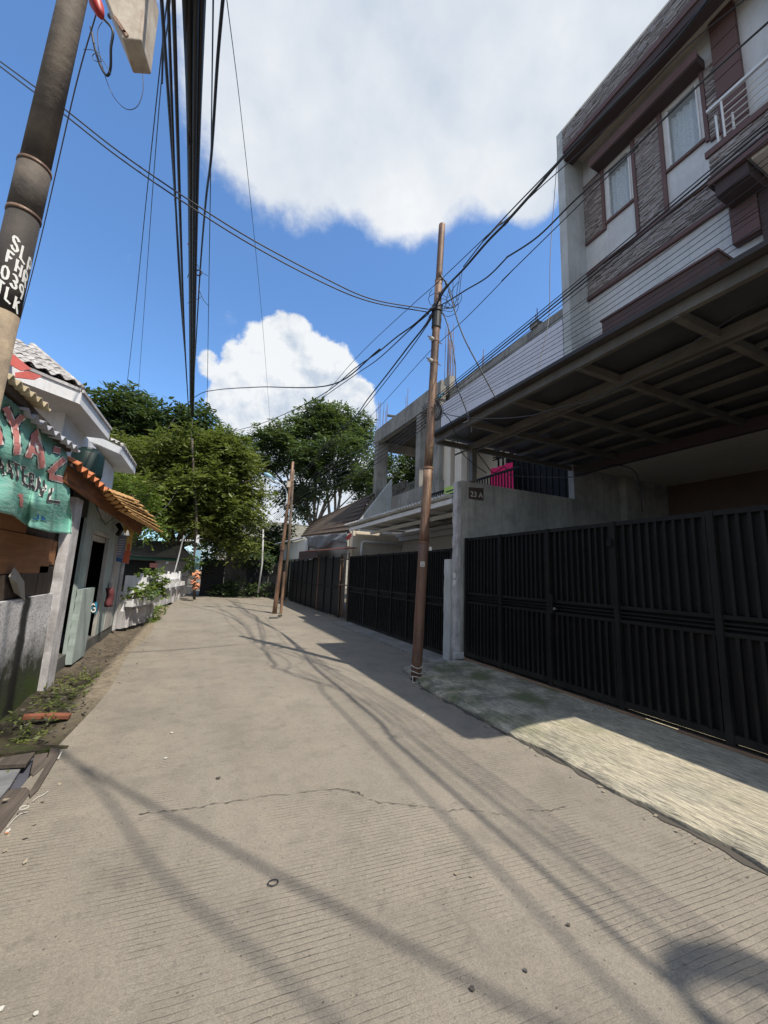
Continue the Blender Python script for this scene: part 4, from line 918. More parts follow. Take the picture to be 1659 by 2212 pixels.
lp = thing('street_lamp', (2.9, 15.45, 0), 'leaning reddish street lamp pole with pale blue lamp head on curved arm', 'street lamp')
l0, l1 = np.array([2.72, 15.4, 0]), ry(*l5(475, 625), 15.4)
def lpp(f): return l0+(l1-l0)*f
MB().tube([lpp(i/10) for i in range(11)], [0.085-0.035*i/10 for i in range(11)], 12).build('pole', 'rust', lp, smooth=True)
MB().tube([lpp(.40), lpp(.44)], 0.10, 12).build('collar', 'rust', lp); MB().tube([lpp(.70), lpp(.72)], 0.08, 12).build('collar', 'rust', lp)
arm = [ry(*l5(*p), 15.35) for p in [(415, 1020), (420, 930), (405, 870), (360, 825), (295, 797)]]
MB().tube(spline(arm, 5), 0.022, 8).build('arm', 'lampwhite', lp, smooth=True)
hd = [ry(*l5(*p), 15.3) for p in [(300, 800), (270, 765), (235, 742), (210, 728)]]
MB().tube(hd, [0.04, 0.085, 0.085, 0.03], 10).build('lamp_head', 'lampblue', lp, smooth=True)
MB().tube([h-np.array([0, 0, .07]) for h in hd[:3]], [0.03, 0.075, 0.03], 10).build('lamp_glass', 'lampwhite', lp, smooth=True)
mbx = ry(*l5(428, 840), 15.35); MB().box(mbx[0]-.06, mbx[0]+.06, 15.2, 15.33, mbx[2]-.1, mbx[2]+.14).build('meter_box', 'metergrey', lp)
pw = MB().tube([ry(*l5(*p), 17.5) for p in [(388, 1900), (440, 1320), (480, 700)]], [0.07, 0.06, 0.05], 10).build('wooden_pole', 'bark', smooth=True)
tag(pw, 'weathered grey pole standing just behind the leaning street lamp', 'pole')
pr2 = MB().box(2.90, 2.98, 15.25, 15.37, 0, 1.55).build('concrete_stake', 'rust'); tag(pr2, 'short square stake against the street lamp foot', 'stake')
po3 = MB().tube([ry(*l5(*p), 23) for p in [(155, 1830), (192, 1550), (203, 1245)]], 0.045, 8).build('thin_pole', 'plaster', smooth=True)
tag(po3, 'thin pale post in front of the dark shaded wall', 'post')
# far cable pole at road end left
fp = thing('far_cable_pole', (-0.12, 22.3, 0), 'slim dark pole at the far left road end carrying the thick cable bundle', 'pole')
MB().tube([ry(*l4(*p), 22.3) for p in [(918, 1905), (915, 1600), (938, 1250), (932, 1050), (912, 800), (900, 500)]], [0.07, .07, .065, .06, .05, .05], 10).build('pole', 'plank', fp, smooth=True)
q = ry(*l4(948, 1375), 22.2); MB().box(q[0]-.07, q[0]+.07, 22.1, 22.22, q[2]-.2, q[2]+.2).build('switch_box', 'white', fp)
q = ry(*l4(945, 1560), 22.0); MB().box(q[0]-.12, q[0]+.12, 21.9, 21.95, q[2]-.9, q[2]+.5).build('banner_strip', 'lampblue', fp)
an = thing('insulator_pole', (-1.3, 21.5, 0), 'thin leaning pole with a crossbar of white insulators', 'pole')
MB().tube([ry(*l4(*p), 21.5) for p in [(738, 1690), (780, 1540), (828, 1345)]], 0.03, 8).build('pole', 'plaster', an)
MB().beam(ry(*l4(785, 1392), 21.5), ry(*l4(890, 1398), 21.5), 0.03, 0.03).build('crossbar', 'bsteel', an)
for k in range(5): q = ry(*l4(800+k*20, 1392), 21.5); MB().tube([q, q+(0, 0, .07)], 0.02, 8).build('insulator', 'white', an)
# orange cloth bundle and flowers at the pole
ob = MB()
for k in range(18):
    a, b = random.uniform(0, 6.28), random.uniform(0, 1); c = ry(*l4(930, 1740), 21.2)+np.array([math.cos(a)*0.15*(1-b*.5), math.sin(a)*.15, (b-.5)*0.9])
    ob.grid(lambda u, v, c=c, a=a: (c[0]+(u-.5)*.22, c[1]+(v-.5)*.2, c[2]+.06*math.sin(u*5+a)+.1*(v-.5)), 3, 3)
tag(ob.build('orange_cloth_bundle', 'orange', smooth=True, thick=0.01), 'bundle of orange cloth hanging at the foot of the far cable pole', 'cloth')

# big near pole on the left with painted letters
bp = thing('utility_pole', (-1.34, 3.6, 0), 'thick grimy pole with white hand painted letters at the left edge', 'pole')
pA, pB = rx(41, 512, -1.345), rx(157, 0, -1.285)
pd = (pB-pA)/(pB[2]-pA[2])
def bpp(z): return pA+pd*(z-pA[2])
R_ = 0.086
MB().tube([bpp(z) for z in (-0.1, 1, 2, 3.17)], R_+0.005, 28).build('base_tube', 'poletan', bp, smooth=True)
MB().tube([bpp(z) for z in (3.16, 3.4, 3.9)], R_+0.004, 32).build('lettered_tube', 'lettered', bp, smooth=True)
MB().tube([bpp(z) for z in (3.88, 4.08, 4.27)], R_+0.006, 32).build('sleeve', 'bigpole', bp, smooth=True)
MB().tube([bpp(z) for z in (4.25, 5.5, 7, 9.5)], [R_-0.002, R_-.006, R_-.012, R_-.02], 32).build('upper_tube', 'bigpole', bp, smooth=True)
for z in (3.89, 4.26): MB().tube([bpp(z-.012), bpp(z+.012)], R_+0.009, 32).build('weld_ring', 'rust', bp, smooth=True)
def onpole(u, v):
    z = 3.05+v; c = bpp(z); fa = math.atan2(-c[1], -c[0]); an_ = fa+0.05+(u)/R_
    return (c[0]+(R_+0.0055)*math.cos(an_), c[1]+(R_+0.0055)*math.sin(an_), z)
lt = MB()
stroke_text(lt, [('SLP', -0.030, 0.54, 0.036, 0.090, -0.9), ('FHR', -0.038, 0.43, 0.035, 0.085, -0.8), ('039', -0.046, 0.325, 0.035, 0.085, -0.75), ('TLK', -0.054, 0.215, 0.035, 0.085, -0.7)], onpole, 0.013)
lt.build('painted_letters', 'paint', bp)
# cable drop hardware and meter box at the pole top
mbx = thing('junction_box', (-1.0, 3.4, 6.0), 'aged beige junction box hanging beside the left pole top', 'junction box')
ya = 3.35
q0, q1, q2, q3 = ry(*zq(760, 235), ya), ry(*zq(880, 248), ya), ry(*zq(935, -160), ya), ry(*zq(600, -160), ya)
MB().slab([q0, q1, q2, q3], (0.05, 0.24, 0)).build('case', 'metergrey', mbx, bevel=0.01)
MB().slab([ry(*zq(700, 100), ya-.012), ry(*zq(716, 95), ya-.012), ry(*zq(800, 215), ya-.012), ry(*zq(785, 225), ya-.012)], (0, 0.010, 0)).build('seam', 'rust', mbx)
hole = ry(*zq(772, 193), ya-.012); MB().tube([hole, hole+np.array([0, .01, 0])], 0.012, 10).build('hole', 'black', mbx)
rc = MB().tube([ry(*zq(*p), 3.25) for p in [(585, -20), (600, 30), (620, 80), (632, 105)]], [0.04, 0.05, 0.035, 0.02], 12).build('connector', 'red', mbx, smooth=True)
def wire(name, pts, ts, r, mat='cable', label=None, group=None, n=8, cat='cable', parent=None, seg=6, ext=None):
    P = [np.array([*p, 0]) for p in pts]; Sx = spline(P, n)
    L = [0.0]
    for a, b in zip(Sx[:-1], Sx[1:]): L.append(L[-1]+np.linalg.norm(b-a))
    LP = []; j = 0
    out = []
    if not isinstance(ts, (list, tuple)) or len(ts) != len(pts):
        i0, i1 = 1/ts[0], 1/ts[1]
        for p, l in zip(Sx, L): out.append(rt(p[0], p[1], 1/(i0+(i1-i0)*l/L[-1])))
    else:
        for k, p in enumerate(Sx):
            f = k/n; i = min(int(f), len(ts)-2) if len(ts) > 1 else 0; g = f-i
            out.append(rt(p[0], p[1], 1/((1-g)/ts[i]+g/ts[i+1])))
    if ext is not None:
        d_ = np.array([0.0, -1.0, 0.0]); out = [out[0]+d_*e_+np.array([ext*e_*0.05, 0, 0.004*e_*e_]) for e_ in (6, 4.5, 3, 1.5, .5)]+out
    m = MB().tube(out, r, seg)
    o = m.build(name, mat, parent, smooth=True)
    if parent is None: tag(o, label, cat, group)
    return o
def tX(x, y, X): return X/ray(x, y)[0]
def tZ(x, y, z): return (z-H)/ray(x, y)[2]
Z = lambda p: zq(*p)
wire('looped_cable', [Z(p) for p in [(565, 170), (590, 300), (625, 410), (665, 470), (688, 420), (690, 300), (700, 190), (640, 110)]], (3.75, 3.65), 0.011, label='thick black drip loop below the red connector on the left pole')
wire('thin_loop_wire', [Z(p) for p in [(770, 238), (830, 320), (880, 430), (890, 560), (855, 660), (790, 680), (720, 620), (670, 520), (640, 420), (612, 300), (608, 190), (640, 130)]], (3.75, 3.7), 0.0032, 'cableg', label='thin wire hanging in a long loop under the junction box')
wire('wire_curl', [Z(p) for p in [(520, 308), (580, 312), (620, 340), (628, 380), (590, 378), (574, 350), (600, 335), (650, 390), (690, 465)]], (3.7, 3.65), 0.003, 'cableg', label='small curl of wire tied round the drip loop')
wire('side_wire', [Z(p) for p in [(600, 80), (470, 540), (250, 1500), (80, 2160)]], [3.7, 4.1, 5.4, 7.2], 0.006, 'cableg', label='blue grey wire running down beside the lettered left pole')

# ------------------------------------------------------------------ overhead cables
ORD = ['first', 'second', 'third', 'fourth', 'fifth', 'sixth', 'seventh', 'eighth', 'ninth', 'tenth', 'eleventh', 'twelfth', 'lowest']
GB = 'cables of the thick overhead bundle'
bund = [ # x at top of picture, x where it leaves bundle ; thickness
 ((374, -30), (395, 640), (408, 900), 9), ((362, -30), (383, 520), (405, 840), 7), ((347, -30), (372, 330), (402, 800), 8),
 ((398, -30), (408, 300), (411, 880), 9), ((407, -30), (412, 400), (414, 900), 13), ((416, -30), (417, 420), (415, 900), 13), ((424, -30), (419, 420), (416, 900), 10),
 ((437, -30), (425, 420), (417, 900), 10), ((441, -30), (427, 380), (418, 900), 8), ((459, -30), (456, 260), (455, 500), 4)]
for i, (a, m_, b, wpx) in enumerate(bund[:-1]):
    t0 = tZ(*a, 6.9+0.05*(i % 3)); t1 = 22.0
    tm = 1/((1/t0)*(1-0.5)+(1/t1)*0.5)
    f = (m_[1]-a[1])/(b[1]-a[1]); tm = 1/((1-f)/t0+f/t1)
    wire('overhead_cable', [a, m_, b], [t0, tm, t1], wpx*0.5*t0/850*(1.30 if 3 <= i <= 8 else 1.05), 'cable', f'{ORD[i]} black strand from the left in the thick overhead cable bundle', GB, seg=8, n=10)
def ow(pts, ts, w, label, mat='cable', group=None, n=8, ext=None):   # w in photo pixels at its nearer end
    tmin = min(ts); return wire('overhead_cable', pts, ts, max(0.0035, w*0.5*tmin/850), mat, label, group, n=n, ext=ext)
ow([(484, -30), (470, 130), (457, 330), (445, 430), (432, 590), (417, 860)], [4.1, 4.7, 6.0, 7.3, 10.5, 22], 8, 'outer cable of the bundle that bends round a small ring')
ow([(461, -30), (457, 250), (453, 500), (447, 900)], [4.2, 6.5, 10, 22], 4, 'straight thin cable just right of the thick bundle')
ow([(490, 0), (520, 240), (560, 620), (583, 905)], [4.6, 7, 13, 27], 2.2, 'single thin line descending through the clouds to the middle trees')
ow([(363, -20), (345, 150), (316, 430), (287, 720), (262, 930), (250, 1010)], [4.2, 5.2, 7.5, 12, 17, 20], 3, 'left thin wire dropping in front of the white eave corner')
ow([(368, 0), (350, 160), (332, 380), (315, 620), (300, 830), (298, 905)], [4.4, 5.3, 7.5, 12, 18, 20], 2.6, 'right thin wire of the pair dropping to the left tree')
ow([(345, -20), (352, 60), (350, 180)], [4.2, 4.5, 5.2], 5, 'short cable joining the bundle at the top edge')
rg = MB(); c = rt(429, 589, 10.0); rg.tube([c+cr*0.07*math.cos(a)+cu*0.07*math.sin(a) for a in np.linspace(0, 6.3, 16)], 0.018, 6)
tag(rg.build('cable_ring', 'cable', smooth=True), 'small ring tying an outer cable to the bundle', 'ring')
rr = MB(); c = rt(410, 528, 8.6); rr.tube([c+cu*.05, c, c-cu*.06], [0.02, 0.05, 0.02], 8); tag(rr.build('red_tag', 'red', smooth=True), 'small red plastic tag on the cable bundle', 'tag')
for (x, y, a, b, m_), lw_ in zip(((417, 540, -12, 60, 'greenaw'), (425, 570, 24, 26, 'cable'), (428, 620, 22, 40, 'cable'), (405, 655, 30, -14, 'cable')), ('green ribbon', 'longest slanting', 'lowest hanging', 'upward pointing')):
    wire('loose_tie', [(x, y), (x+a*.5, y+b*.6+3), (x+a, y+b)], (9, 9), 0.007, m_, f'{lw_} tie end sticking out of the thick cable bundle', 'loose tie ends on the bundle', n=3, cat='tie', seg=4)
# pair crossing from the left edge to the rusty pole
tP = (pp(6.35)-C0) @ cf
pr_ = [(-20, 118), (62, 178), (145, 240), (260, 330), (405, 430), (540, 515), (690, 595), (800, 645), (925, 668)]
ow(pr_, [5.2, 5.0, 4.9, 4.95, 5.1, 5.4, 5.9, 6.4, tP], 3.2, 'upper strand of the twisted pair crossing the sky to the rusty pole')
ow([(x-2, y+11-5*(i > 6)) if i else (x, y+10) for i, (x, y) in enumerate(pr_)], [5.25, 5.05, 4.95, 5.0, 5.15, 5.45, 5.95, 6.45, tP], 3.2, 'lower strand of the twisted pair crossing the sky to the rusty pole')
# lines from the upper right to the rusty pole and on to the far left
K = lambda *p: c2(*p)
ow([c7(1560, -30), c7(1520, 0), c7(1200, 260), c7(870, 600), c7(560, 890), c7(330, 1095), c7(130, 1285), c2(1100, 240), c2(700, 620), c2(430, 860), c2(0, 1270), (660, 905)], [3.5, 3.6, 3.9, 4.3, 4.7, 5.0, 5.2, 5.7, 6.7, 7.6, 10, 16], 3.2, 'thin straight line passing just above the rusty pole knot', ext=0.0)
ow([c7(1350, -40), c7(1310, 0), c7(1100, 260), c7(750, 620), c7(480, 900), c7(330, 1075), c7(130, 1300), c2(1240, 150), c2(1080, 310), c2(890, 530), c2(740, 690), c2(650, 850)], [3.6, 3.7, 4.0, 4.3, 4.6, 4.8, 5.0, 5.2, 5.5, 6.1, 6.5, tP], 8, 'thick twisted service cable dropping from the upper right to the knot', ext=0.0)
ow([c7(480, 895), c7(420, 960), c7(150, 1240), c7(0, 1405), c2(1200, 150), c2(1060, 290), c2(880, 520)], [4.62, 4.75, 5.1, 5.3, 5.35, 5.6, 6.1], 3, 'thin line lying against the thick twisted service cable')
ow([(1700, 15), c7(1659, 130), c7(1250, 500), c7(880, 862), c7(560, 1142), c7(330, 1368), c7(150, 1490), c2(1240, 440), c2(1080, 600), c2(900, 710), c2(740, 810), c2(650, 850)], [3.3, 3.4, 3.75, 4.1, 4.4, 4.7, 4.95, 5.3, 5.7, 6.1, 6.4, tP], 5, 'sagging double cable from the upper right house to the knot', ext=0.0)
ow([c7(900, 850), c7(870, 885), c7(450, 1300), c7(120, 1624), c2(1300, 530), c2(940, 900), c2(660, 1160), c2(560, 1260), c2(60, 1800), (700, 970)], [4.08, 4.15, 4.7, 5.3, 5.6, 6.6, 7.6, 8.0, 12, 13], 2.6, 'long straight line crossing behind the rusty pole below the knot')
ow([c2(640, 880), c2(560, 1010), c2(440, 1160), c2(280, 1370), c2(100, 1600), c2(0, 1740), (725, 940), (580, 1100)], [tP, 7, 7.8, 9, 10.8, 12, 13, 20], 4, 'thick bundled cable leaving the knot towards the middle trees')
ow([c2(620, 940), c2(500, 1120), c2(320, 1360), c2(0, 1760), (720, 955), (560, 1130)], [6.9, 7.5, 9, 12, 13, 21], 2.6, 'thinner cable parallel under the bundled cable to the trees')
ow([c2(600, 880), c2(480, 990), c2(340, 1090), c2(180, 1220), c2(0, 1345), (700, 850), (583, 908), (480, 938)], [tP, 7.2, 8.2, 9.6, 11.2, 13.5, 17, 20], 3.4, 'twisted cable curving from the knot down to the far left pole')
ow([c2(600, 900), c2(470, 1010), c2(200, 1260), c2(0, 1400), (690, 865), (655, 900)], [tP, 7.3, 9.6, 11.3, 13.6, 16], 2.6, 'thin cable just below the twisted one left of the knot')
ow([c2(200, 1190), (720, 830), (560, 836), (470, 842), (425, 855), (380, 900), (340, 960), (260, 1040), (215, 1080)], [9.5, 12, 17, 20, 22, 22, 21, 20, 19], 3.4, 'cable looping left from the middle sky across the left tree')
ow([(417, 900), (405, 1000), (370, 1080), (330, 1120)], [22, 21, 19, 18], 2.0, 'cable dropping from the bundle across the left tree', n=6)
ow([c2(700, 885), c2(740, 960), c2(790, 1150), c2(815, 1330), c2(825, 1480), c2(920, 1745), (1000, 915)], [6.8, 6.7, 6.5, 6.3, 6.1, 5.7, 5.5], 3, 'loose drop wire hanging from the knot to the canopy end')
ow([c2(760, 700), c2(800, 840), c2(840, 980), c2(900, 1130), c2(1000, 1320), c2(1150, 1600)], [6.6, 6.5, 6.3, 6.1, 5.8, 5.4], 3.4, 'kinked drop wire slanting from the knot to the canopy gutter')
ow([(1207, 300), c2(1620, 0), c2(1590, 440), c2(1585, 820), c2(1570, 1000), c2(1520, 1230), c2(1475, 1400)], [7.2, 7.1, 6.6, 6.2, 6, 5.6, 5.3], 2.0, 'thin wavy wire hanging down the corner of the tall house', 'cableg')
# bundle of lines in front of the tall house, all meeting low on the rusty pole
GH = 'parallel lines in front of the tall house'
knot2 = c2(690, 1575)
tk = (pp(4.45)-C0) @ cf
fan = [((1659, 262), 3.3, 3), ((1659, 272), 3.3, 4.5), ((1659, 284), 3.3, 4.5), ((1659, 300), 3.4, 3), ((1659, 338), 3.5, 2.2), ((1659, 352), 3.5, 2.2), ((1659, 378), 3.5, 2.2),
       ((1659, 398), 3.55, 2.2), ((1659, 414), 3.55, 2), ((1659, 430), 3.6, 2), ((1659, 452), 3.6, 2), ((1659, 478), 3.62, 2.4), ((1659, 492), 3.62, 2)]
for i, (e, X_, w_) in enumerate(fan):
    k = (knot2[0]+(i % 5)*1.5-3, knot2[1]-4+i*4.2)
    mx_ = ((e[0]+k[0])/2+0, (e[1]+k[1])/2+(4 if i < 4 else 9+i*0.8)); t0 = tX(*e, X_); tm = 1/((1/t0+1/tk)/2)
    wire('overhead_cable', [(e[0]+30, e[1]-24), e, mx_, k, (k[0]-34, k[1]+26)], [t0*0.97, t0, tm, tk, tk*1.06], max(0.0035, w_*0.5*t0/850)*(1.2 if i < 3 else 0.9), 'cable', f'{ORD[i]} line from the top in the fan of cables crossing before the tall house', GH, n=8, ext=0.2)
# the same lines continue from the pole to the far left, dipping before the trees
for i in range(6):
    a = (knot2[0]-20, knot2[1]+22+i*7); b = (700-i*10, 1010+i*14); m_ = ((a[0]+b[0])/2, (a[1]+b[1])/2+10+i*2)
    wire('overhead_cable', [a, m_, b, (b[0]-90, b[1]+80)], [tk, 9.2, 13, 20], 0.008, 'cable', f'{ORD[i]} dark line from the top running low from the rusty pole to the trees', 'lines between rusty pole and trees', n=8)
ow([c2(700, 1705), c2(820, 1740), c2(1100, 1760), c2(1400, 1740), c2(1659, 1670), (1330, 840), (1659, 640)], [6.3, 6.1, 5.6, 5.1, 4.8, 4.4, 3.6], 3, 'single wire running under the canopy front edge')
ow([c6(930, 490), c6(990, 570), c6(1050, 640), c6(1130, 600), c6(1190, 660), c3(700, 1225), c3(820, 1190), c3(900, 1165), c3(1010, 1210), c3(1040, 1400)], [6.6, 7, 7.3, 7.4, 7.3, 6.2, 6.4, 6.8, 7.0, 7.2], 2.4, 'slack wire sagging past the magenta cloth into the carport')
ow([c6(700, 220), c6(760, 300), c6(820, 480), c6(900, 570), c6(1000, 640)], [6.4, 6.6, 6.9, 7, 7.2], 2, 'thin slack wire below the canopy corner')
# knot of loops at the pole
kn = thing('cable_knot', tuple(pp(6.2)), 'tangle of looped black cable round the rusty pole', 'cable')
def Kc(x, y): return ((1650+x/5.53)/1.8228, (1000+y/5.53)/1.8228)
loops = [[(290,780),(230,850),(240,910),(290,880),(340,860),(440,870),(520,890),(600,960),(610,1040)], [(240,900),(205,980),(240,1080),(300,1140)],
 [(430,1030),(470,980),(540,980),(600,1010),(650,1070),(720,1140)], [(440,1090),(500,1100),(560,1150),(640,1170),(730,1150),(780,1090),(810,1000)],
 [(920,870),(930,950),(890,1050),(820,1120),(740,1170),(640,1185),(540,1150)], [(500,1190),(600,1190),(700,1180),(780,1130),(850,1080)],
 [(800,950),(850,1080),(850,1180),(810,1260),(760,1310),(680,1350),(600,1360),(550,1320),(470,1230)], [(490,1230),(590,1240),(690,1255),(750,1220),(780,1170)],
 [(600,590),(570,640),(590,690),(650,720),(680,800),(720,920),(760,1060)], [(740,600),(740,720),(735,900),(750,1050),(790,1170)], [(880,450),(870,600),(840,720),(820,900),(850,1010)],
 [(940,380),(905,600),(890,760),(880,870),(850,1010)], [(650,780),(620,900),(600,1030),(560,1160),(540,1230)], [(430,1400),(450,1500),(420,1590)], [(480,1330),(480,1480),(440,1570),(410,1590)],
 [(870,590),(750,740),(690,850),(640,950)], [(640,1060),(660,1110),(640,1160),(600,1140),(590,1090),(640,1060)]]
for lpz in loops: wire('loop', [Kc(*p) for p in lpz], (tP-.08, tP-.05), 0.0055, 'cable', parent=kn, n=6, seg=5)
MB().tube([rt(*Kc(*p), tP-.06) for p in [(560, 570), (590, 640), (620, 690), (560, 760), (470, 860), (440, 920)]], [0.012, 0.02, 0.032, 0.026, 0.024, 0.02], 8).build('splice', 'cable', kn, smooth=True)
MB().tube([rt(*Kc(*p), tP-.06) for p in [(500, 1130), (440, 1150), (360, 1170), (250, 1210), (180, 1300)]], [0.012, 0.03, 0.035, 0.03, 0.012], 8).build('splice', 'cable', kn, smooth=True)
MB().tube([rt(*Kc(*p), tP+.05) for p in [(470, 440), (500, 520), (560, 590)]], 0.014, 6).build('chain', 'bsteel', kn, smooth=True)
MB().tube([rt(*Kc(*p), tP-.06) for p in [(300, 1290), (250, 1370), (200, 1460)]], [0.02, 0.034, 0.01], 8).build('splice', 'cable', kn, smooth=True)
kn2 = thing('lower_cable_coil', tuple(pp(4.4)), 'coil of hanging wires low on the rusty pole by the concrete frame', 'cable')
for k in range(11):
    a = random.uniform(.0, 20); x0 = 640+random.uniform(0, 40)
    wire('loop', [c2(x0, 1600), c2(x0+25+a, 1650+a), c2(x0+30+a, 1720), c2(x0+5, 1760+a), c2(x0-20, 1710), c2(x0, 1640)], (tk-.1, tk-.05), 0.0045, 'cable', parent=kn2, n=5, seg=5)
for (x, y) in ((690, 1575), (712, 1556)): MB().tube([rt(*c2(x-8, y+4), tk-.15), rt(*c2(x+8, y-4), tk-.15)], 0.02, 8).build('blue_clip', 'bluesign', kn2)
# two lines crossing the street high above the viewer, known by their shadows on the road
for i, (a, b) in enumerate((((3.9, -3.4, 6.3), (-1.33, 3.9, 6.75)), ((3.6, -3.9, 6.0), (-1.9, 5.4, 7.4)))):
    A_, B_ = np.array(a), np.array(b)
    if i == 1: continue
    o = MB().tube([A_+(B_-A_)*k/12+np.array([0, 0, -0.25*math.sin(math.pi*k/12)]) for k in range(13)], 0.019, 8).build('overhead_cable', 'cable', smooth=True)
    tag(o, 'thick service cable crossing the street high above, fixed to the lettered pole', 'cable')
o = MB().tube(spline([(3.1, -3.3, 6.25), (2.46, -2.07, 6.3), (1.88, -1.14, 6.3), (1.41, -0.07, 6.35), (0.4, 1.8, 6.6), (-0.62, 3.5, 7.0)], 4), 0.014, 8).build('overhead_cable', 'cable', smooth=True)
tag(o, 'thinner service cable above the street, leaving the thick bundle', 'cable')

co = MB()  # coil added out of view for the blurred shadow it throws
for k in range(6): co.tube([(3.72+0.02*k+(0.20+.01*k)*math.cos(a), -2.35+0.08*math.sin(a)+.02*k, 5.62+(0.24+.012*k)*math.sin(a)) for a in np.linspace(0, 6.28, 22)], 0.016, 5)
tag(co.build('shadow_coil', 'cable', smooth=True), 'unseen coil of cable added to cast the blurred shadow on the road', 'cable coil')
# ------------------------------------------------------------------ left side: food stall with banner
st = thing('food_stall', (-1.8, 5.5, 0), 'shabby stall with stained low wall, plywood boards and corrugated roof', 'stall')
XL = -1.70
MB().box(-1.88, XL, 0.2, 6.62, -0.3, 1.15).build('low_wall', 'lowwall', st)
MB().box(-1.84, -1.78, 0.2, 6.62, 1.15, 2.95).build('board', 'plydark', st)
for (y0, y1, z0, z1_, m_) in ((4.4, 6.42, 1.42, 1.84, 'ply'), (6.44, 6.6, 1.52, 1.83, 'ply'), (3.4, 5.5, 1.85, 2.1, 'ply'), (4.3, 5.6, 1.16, 1.41, 'plydark'), (5.62, 6.1, 1.16, 1.42, 'plydark'), (6.12, 6.6, 1.16, 1.50, 'plydark')):
    MB().box(-1.775+random.uniform(-.004, .004), -1.745, y0, y1, z0, z1_).build('board', m_, st)
jag(-1.74, -1.62, 6.62, 6.95, -0.1, 2.45, 20, 0.010).build('pilaster', 'whitedirty', st)
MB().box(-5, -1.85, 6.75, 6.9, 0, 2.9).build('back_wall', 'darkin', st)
def sheet_edge(name, a, b, X0, X1, m_, nw, up=0.25, back=1.3, amp=0.03):
    A_, B_ = rx(*l2(*a), X0), rx(*l2(*b), X1)
    MB().grid(lambda u, v: tuple(A_*(1-u)+B_*u+np.array([-back*v, 0, up*v+amp*math.sin(u*nw*2*math.pi)])), nw*8, 3).build(name, m_, st, smooth=True, thick=0.012)
sheet_edge('corrugated_sheet', (-150, 240), (480, 742), -1.52, -1.42, 'corryel', 9)
sheet_edge('corrugated_sheet', (240, 748), (750, 1128), -1.50, -1.45, 'corrgrey', 8, 0.2)
A_, B_ = rx(*l2(-150, 330), -1.55), rx(*l2(640, 1110), -1.55)
MB().beam(A_, B_, 0.05, 0.07).build('eave_beam', 'plydark', st)
# banner: curved cloth with fold; parametrised by source picture of the cloth
def catm(tab, u):
    x = u*(len(tab)-1); i = min(int(x), len(tab)-2); f = x-i; f = f*f*(3-2*f); return np.array(tab[i])*(1-f)+np.array(tab[i+1])*f
TOPB = [(-330, 330), (-100, 500), (150, 700), (380, 900), (560, 1040), (618, 1100)]
BOTB = [(-330, 1560), (-100, 1680), (120, 1730), (255, 1830), (480, 1890), (672, 1900)]
def bann(u, v, off=0.0):
    p = catm(TOPB, u)*(1-v)+catm(BOTB, u)*v
    fold = 0.035*math.sin(u*17+v*2.2)*(0.3+v)+0.02*math.sin(v*14+u*6)
    if v > 0.62: fold += 0.05*(v-0.62)*math.sin(u*9)
    X_ = -1.56+fold+0.05*v
    w = rx(*l2(p[0]+6*math.sin(v*19+u*5), p[1]), X_); d = C0-w; return tuple(w+d/np.linalg.norm(d)*off)
bn = thing('banner', (-1.55, 5.0, 1.9), 'green food stall banner with salmon AYA letters and black lettering', 'banner')
MB().grid(lambda u, v: bann(u, v), 70, 40).build('cloth', 'banner', bn, smooth=True, thick=0.004)
# letters placed in the banner's own (u, v) sheet
def uvof(px, py):
    best = None
    for i in range(0, 81):
        u = i/80; a, b = catm(TOPB, u), catm(BOTB, u); d = b-a; L2 = d @ d; v = ((np.array([px, py])-a) @ d)/L2; e = np.linalg.norm(a+d*v-np.array([px, py]))
        if best is None or e < best[0]: best = (e, u, v)
    return best[1], best[2]
def subdiv(poly, k=5):
    out = []
    for a, b in zip(poly, poly[1:]+poly[:1]):
        for i in range(k): out.append((a[0]+(b[0]-a[0])*i/k, a[1]+(b[1]-a[1])*i/k))
    return out
def letter_strip(path, w, off, mb):
    P = [np.array(p, float) for p in path]; Q = []
    for a, b in zip(P[:-1], P[1:]): Q += [a+(b-a)*k/6 for k in range(6)]
    Q.append(P[-1]); vs = []
    for k, p in enumerate(Q):
        d = Q[min(k+1, len(Q)-1)]-Q[max(k-1, 0)]; d /= np.linalg.norm(d)+1e-9; n = np.array([-d[1], d[0]])
        for s_ in (1, -1):
            uv = uvof(*(p+n*w/2*s_)); vs.append(bann(uv[0], uv[1], off))
    mb.add(vs, [(2*k, 2*k+1, 2*k+3, 2*k+2) for k in range(len(Q)-1)])
big = [[(-120, 1060), (-55, 800), (5, 1075)], [(-95, 970), (-20, 990)],            # partial A
       [(55, 720), (130, 880)], [(215, 800), (145, 890)], [(135, 850), (150, 990), (165, 1165)],                # Y
       [(262, 1190), (338, 940), (398, 1290)], [(285, 1110), (380, 1150)],                         # A
       [(500, 1110), (570, 1130)], [(600, 1200), (520, 1270), (470, 1340)], [(460, 1360), (605, 1400)]]  # last letter
for w, off, m_ in ((82, 0.022, 'letterblack'), (68, 0.030, 'letterwhite'), (50, 0.038, 'pink')):
    mb = MB()
    for p in big: letter_strip(p, w, off, mb)
    mb.build('salmon_letter', m_, bn)
